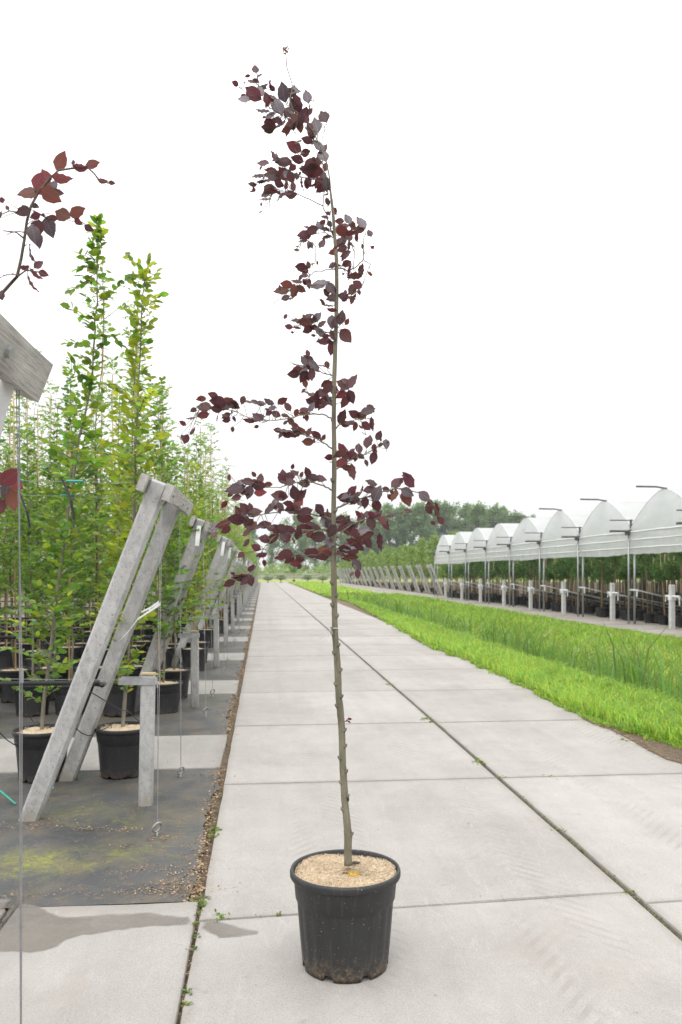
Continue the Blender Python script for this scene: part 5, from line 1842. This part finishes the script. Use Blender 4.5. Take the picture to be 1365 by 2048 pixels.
for i in range(36):
    if i:
        c = P0.copy(); COL.objects.link(c); c.location = (-40 + 3.2 * i, 0, 0)
    for z in (.5, .95, 1.4):
        if i == 0 and z == .5: continue
        c = R0.copy(); COL.objects.link(c); c.location = (-40 + 3.2 * i, 0, z)


def far_proto(seed, h, w, n):
    R = random.Random(seed)
    tr = empty('windbreak_tree', 'x', 'tree')
    b = MB(); b.tube([(0, 0, 0), (.2, 0, h * .4), (0, 0, h * .9)], [.45, .35, .08], 7)
    lobes = []
    for i in range(64):
        z = R.uniform(.10, .97); prof = math.sqrt(max(.03, 1 - ((z - .52) / .47) ** 2))
        a = R.uniform(0, 6.28); rr = w * prof * R.uniform(.2, .95)
        c = np.array((rr * math.cos(a), rr * math.sin(a), z * h)); lobes.append((c, R.uniform(.7, 1.5)))
        if i % 2: b.tube([(0, 0, c[2] * .82), c], [.12, .04], 4, cap=False)
    b.build('trunk', M_dtrunk, tr, True)

    def fn():
        c, s_ = R.choice(lobes); v = nrg.normal(0, 1, 3); v /= np.linalg.norm(v)
        return c + v * s_ * R.uniform(.35, 1.0) * np.array((1.05, 1.05, 1.2))
    link('crown', crown_mass(n, fn, .62, T_HEX, M_poplar, 'crown'), tr)
    return tr


FP = [far_proto(91, 20, 4.3, 6200), far_proto(92, 20, 3.8, 5600), far_proto(93, 20, 4.8, 6800), far_proto(94, 20, 3.0, 2600)]
FT = [tree_of(o) for o in FP]
spots = [(732, 1035, 0), (752, 1014, 1), (780, 1006, 2), (812, 1008, 0), (842, 1002, 1), (868, 1000, 2), (900, 1003, 0), (930, 1006, 2), (958, 1004, 1), (985, 1009, 0), (1010, 1012, 2), (1034, 1022, 1), (1060, 1030, 0),
         (546, 1052, 3), (574, 1034, 3), (602, 1022, 1), (632, 1018, 3), (655, 1030, 3), (684, 1026, 1), (708, 1034, 3), (500, 1050, 1), (455, 1040, 2), (400, 1045, 0), (1110, 1035, 2), (1170, 1040, 1)]
seen = set()
for i, (px, py, j) in enumerate(spots):
    d = 232 + rng.uniform(-10, 14) + (25 if px < 720 else 0)
    p = atd(px, HY, d)
    o = FP[j] if j not in seen else copy_tree(FT[j])
    seen.add(j)
    h = (HY - py) / F * d + CAM_H
    s_ = h / 20.5
    o.location = (p[0], p[1], -.02); o.scale = (s_ * 1.02, s_ * 1.02, s_); o.rotation_euler = (0, 0, rng.uniform(0, 6.28))
    o['group'] = 'tall windbreak trees on the horizon'
    o['label'] = 'tall grey-green tree in the windbreak on the horizon, %s of the line' % ordinal(sorted(q[0] for q in spots).index(px) + 1)
# low scrub under the windbreak
P, T, N, L = [], [], [], []
for _ in range(9000):
    px = rng.uniform(380, 1250); d = rng.uniform(205, 225); p = atd(px, HY, d)
    P.append((p[0], p[1], abs(rng.gauss(0, 1.0)) + rng.uniform(0, 2.6) * (.7 + .3 * math.sin(px / 17.0)))); T.append(nrg.normal(0, 1, 3)); N.append(nrg.normal(0, .6, 3) + UP); L.append(rng.uniform(.5, 1.0))
stuff(tag(link('undergrowth', leaf_mass('undergrowth', P, T, N, L, T_HEX, M_light)), 'pale scrub at the foot of the windbreak trees', 'undergrowth'))

# ------------------------------------------------------------------ grass, reeds, weeds, crumbs
def blades(name, pts, hts, wid, mat, bend=.5, spread=.35):
    n = len(pts)
    pts = np.asarray(pts); hts = np.asarray(hts)[:, None]; wid = np.asarray(wid)[:, None]
    az = nrg.uniform(0, 2 * math.pi, n)
    ld = np.stack([np.cos(az), np.sin(az), np.zeros(n)], 1) * (np.abs(nrg.normal(0, spread, n)) + .05)[:, None]
    az2 = nrg.uniform(0, 2 * math.pi, n)
    s_ = np.stack([np.cos(az2), np.sin(az2), np.zeros(n)], 1) * wid / 2
    m1 = pts + (UP * .55 + ld * .35) * hts
    tip = pts + (UP * (1 - bend * .25) + ld * (1 + bend)) * hts
    V = np.stack([pts - s_, pts + s_, m1 + s_ * .8, m1 - s_ * .8, tip], 1).reshape(-1, 3)
    o = (np.arange(n) * 5)[:, None]
    return np_mesh(name, V, [o + np.array([[0, 1, 2, 3]]), o + np.array([[3, 2, 4]])], mat, False)


N1 = 210000
yy = 4.5 + (54.5) * nrg.random(N1) ** 2.0
uu = nrg.random(N1)
ew = np.cumsum(nrg.normal(0, .03, 900)); ew = ew - np.convolve(ew, np.ones(25) / 25, 'same')
x0 = edge_x(yy) - .05 + np.clip(np.interp(yy, np.linspace(0, 60, 900), ew), -.12, .12)
xx = x0 + (10.5 - x0) * np.where(nrg.random(N1) < .4, uu ** 2.0, uu)
keep = ~((nrg.random(N1) < .3) & (xx > 8))
bare = np.sin(xx * 3.1 + 1.7 * np.sin(yy * .9)) * np.sin(yy * 1.1 + xx * .7)
keep &= ~((bare > .72) & (nrg.random(N1) < .8))
xx, yy = xx[keep], yy[keep]
tuft = np.clip(.5 + .5 * np.sin(xx * 3.3 + np.sin(yy * 2.3) * 2) * np.sin(yy * 2.7 + xx * 1.3) + nrg.normal(0, .2, len(xx)), 0, 1)
hh = (.04 + .15 * tuft ** 1.6 + .07 * nrg.random(len(xx)) ** 2) * (1 + yy / 80)
hh *= np.clip((xx - edge_x(yy) + .15) / .5, .45, 1) * np.clip((10.9 - xx) / 1.2, .35, 1)
zz = ditch(xx, yy)
dry = nrg.random(len(xx)) < .09
wd = .007 + .0008 * yy
lush = (nrg.random(len(xx)) < .3 + .4 * tuft) & ~dry
for sel, mt, lab in ((lush, M_lushg, 'mid green long blades in the rough grass of verge and ditch banks'), (~lush & ~dry, M_grass, 'bright yellow-green rough grass on the verge and both ditch banks'),
                     (dry, M_straw, 'straw-coloured dry blades among the verge grass')):
    me = blades('grass', np.stack([xx[sel], yy[sel], zz[sel]], 1), hh[sel] * (.8 if mt is M_straw else 1), wd[sel], mt, .7, .5)
    stuff(tag(link('grass', me), lab, 'grass'))
NE = 7000
ye = 6.5 + 22 * nrg.random(NE) ** 1.6
xe = edge_x(ye) + .02 + np.abs(nrg.normal(0, .35, NE))
me = blades('grass', np.stack([xe, ye, ditch(xe, ye)], 1), .12 + .2 * nrg.random(NE), .007 + .0007 * ye, M_grass, .8, .6)
stuff(tag(link('grass', me), 'long pale blades flopping over the road edge', 'grass'))
N2 = 9000
yy = 64 + 74 * nrg.random(N2); xx = 4.4 + (4.6) * nrg.random(N2)
me = blades('grass', np.stack([xx, yy, np.full(N2, .02)], 1), .12 + .2 * nrg.random(N2), .08 + .0 * yy, M_grass, .5, .5)
stuff(tag(link('grass', me), 'bright green grass strip beyond the ditch crossing', 'grass'))
N3 = 7500
yy = 7 + 42 * nrg.random(N3) ** 1.5
cl = .5 + .5 * np.sin(yy * 1.9) * np.sin(yy * .73 + 1)
kp = nrg.random(N3) < (.12 + .88 * cl ** 1.5) * np.where(yy < 20, 1, .55)
yy = yy[kp]; xx = 6.35 + .35 * np.sin(yy * .9) + nrg.normal(0, .36, len(yy))
me = blades('reeds', np.stack([xx, yy, ditch(xx, yy)], 1), .62 + .78 * nrg.random(len(yy)), .020 + .0008 * yy, M_reed, .45, .26)
stuff(tag(link('reeds', me), 'upright blue-green reeds growing in the ditch bottom', 'reeds'))
# weeds and moss in the joints
P, T, N, L = [], [], [], []


def weed(x, y, n, r, l, z=-.01):
    for _ in range(n):
        P.append((x + rng.gauss(0, r), y + rng.gauss(0, r * 1.4), z + rng.uniform(0, .012))); T.append((rng.gauss(0, 1), rng.gauss(0, 1), rng.uniform(.15, .9))); N.append((rng.gauss(0, .4), rng.gauss(0, .4), 1)); L.append(l * rng.uniform(.5, 1.4))


for (px, py, n, r, l) in ((402, 1797, 16, .018, .03), (405, 1808, 18, .015, .025), (400, 1822, 12, .012, .02), (440, 1836, 30, .022, .018), (395, 1848, 10, .01, .02), (520, 1832, 8, .015, .012), (375, 1985, 14, .01, .02), (372, 2010, 10, .008, .02), (384, 1900, 10, .008, .018), (390, 1870, 12, .01, .018), (640, 1822, 10, .012, .014), (560, 1829, 10, .012, .014), (1000, 1556, 16, .03, .02), (1100, 1553, 12, .03, .018),
                          (853, 1437, 26, .035, .035), (862, 1444, 16, .03, .03), (960, 1525, 26, .03, .03), (1120, 1660, 14, .02, .02), (1255, 1786, 14, .02, .018), (945, 1652, 10, .02, .012),
                          (430, 1660, 22, .018, .032), (428, 1672, 12, .015, .03), (440, 1590, 14, .02, .02), (780, 1370, 14, .05, .04), (500, 1180, 30, .08, .1), (486, 1260, 16, .05, .06), (1245, 1480, 10, .015, .03)):
    g = gnd(px, py); weed(g[0], g[1], n, r, l)
for _ in range(700):      # thin moss line along the long joint and the cross joints
    y = 3.2 + 14 * rng.random() ** 1.4
    weed(1.932 + rng.gauss(0, .008) + .0096 * (y - 4), y, 1, .004, .014, -.018)
for r in range(2, 7):
    for _ in range(60):
        weed(rng.uniform(.2, 4.1), Y0 + r * SLL, 1, .006, .010, -.018)
stuff(tag(link('weeds', leaf_mass('weeds', P, T, N, L, T_HEX, M_weed)), 'small weeds and moss growing in the slab joints', 'weeds'))
P, T, N, L = [], [], [], []


def crumb(x, y, s_, z=0.0):
    P.append((x, y, z + rng.uniform(.0, .006))); T.append((rng.gauss(0, 1), rng.gauss(0, 1), rng.gauss(0, .25))); N.append((rng.gauss(0, .3), rng.gauss(0, .3), 1)); L.append(s_)


for _ in range(5200):
    y = 4.0 + 26 * rng.random() ** 1.8
    if ((y - 4.36) % PITCH) < 2.95 or rng.random() < .25: crumb(rng.gauss(-.36, .02) - abs(rng.gauss(0, .05)) * (rng.random() < .5), y, rng.uniform(.006, .022) * (1 + y / 30), -.016)
for (px, py, n, sx, sy) in ((350, 1775, 420, .13, .06), (180, 1782, 160, .5, .025), (375, 1740, 200, .09, .09), (300, 1735, 80, .06, .03), (180, 1655, 90, .06, .02), (255, 1655, 70, .05, .03), (60, 1650, 160, .15, .05), (250, 1690, 40, .05, .02),
                          (320, 1675, 60, .06, .02), (430, 1545, 160, .1, .1), (300, 1525, 90, .4, .02), (1255, 1790, 20, .05, .02)):
    g = gnd(px, py)
    for _ in range(n): crumb(g[0] + rng.gauss(0, sx), g[1] + rng.gauss(0, sy), rng.uniform(.004, .016), -.008)
for _ in range(260):
    crumb(rng.gauss(-.312, .012), 2.9 + 1.45 * rng.random(), rng.uniform(.004, .014), -.012)
for _ in range(420):
    y = 3.0 + 9 * rng.random() ** 1.5; crumb(rng.uniform(-1.6, 4.0), y, rng.uniform(.003, .010), .001)
for _ in range(900):
    a = rng.randrange(len(sl)); b = rng.randrange(len(sl)); f = rng.random()
    q = sl[a] * (1 - f) + sl[b] * f
    crumb(q[0] + rng.gauss(0, .05), q[1] + rng.gauss(0, .08), rng.uniform(.006, .022), .004)
stuff(tag(link('soil_crumbs', leaf_mass('soil_crumbs', P, T, N, L, T_HEX, M_chip)), 'brown soil crumbs and wood chips scattered along the bed edges', 'debris'))

# ------------------------------------------------------------------ the damp air
hz = MB(); hz.box((0, 380, 13), (1700, 1100, 32))
mh = bpy.data.materials.new('haze'); mh.use_nodes = True
nt = mh.node_tree; nt.nodes.clear()
ho = nt.nodes.new('ShaderNodeOutputMaterial'); pv = nt.nodes.new('ShaderNodeVolumePrincipled')
pv.inputs['Color'].default_value = (.93, .95, .97, 1); pv.inputs['Density'].default_value = .0005; pv.inputs['Anisotropy'].default_value = .3
nt.links.new(pv.outputs[0], ho.inputs['Volume'])
stuff(hz.build('haze', mh))
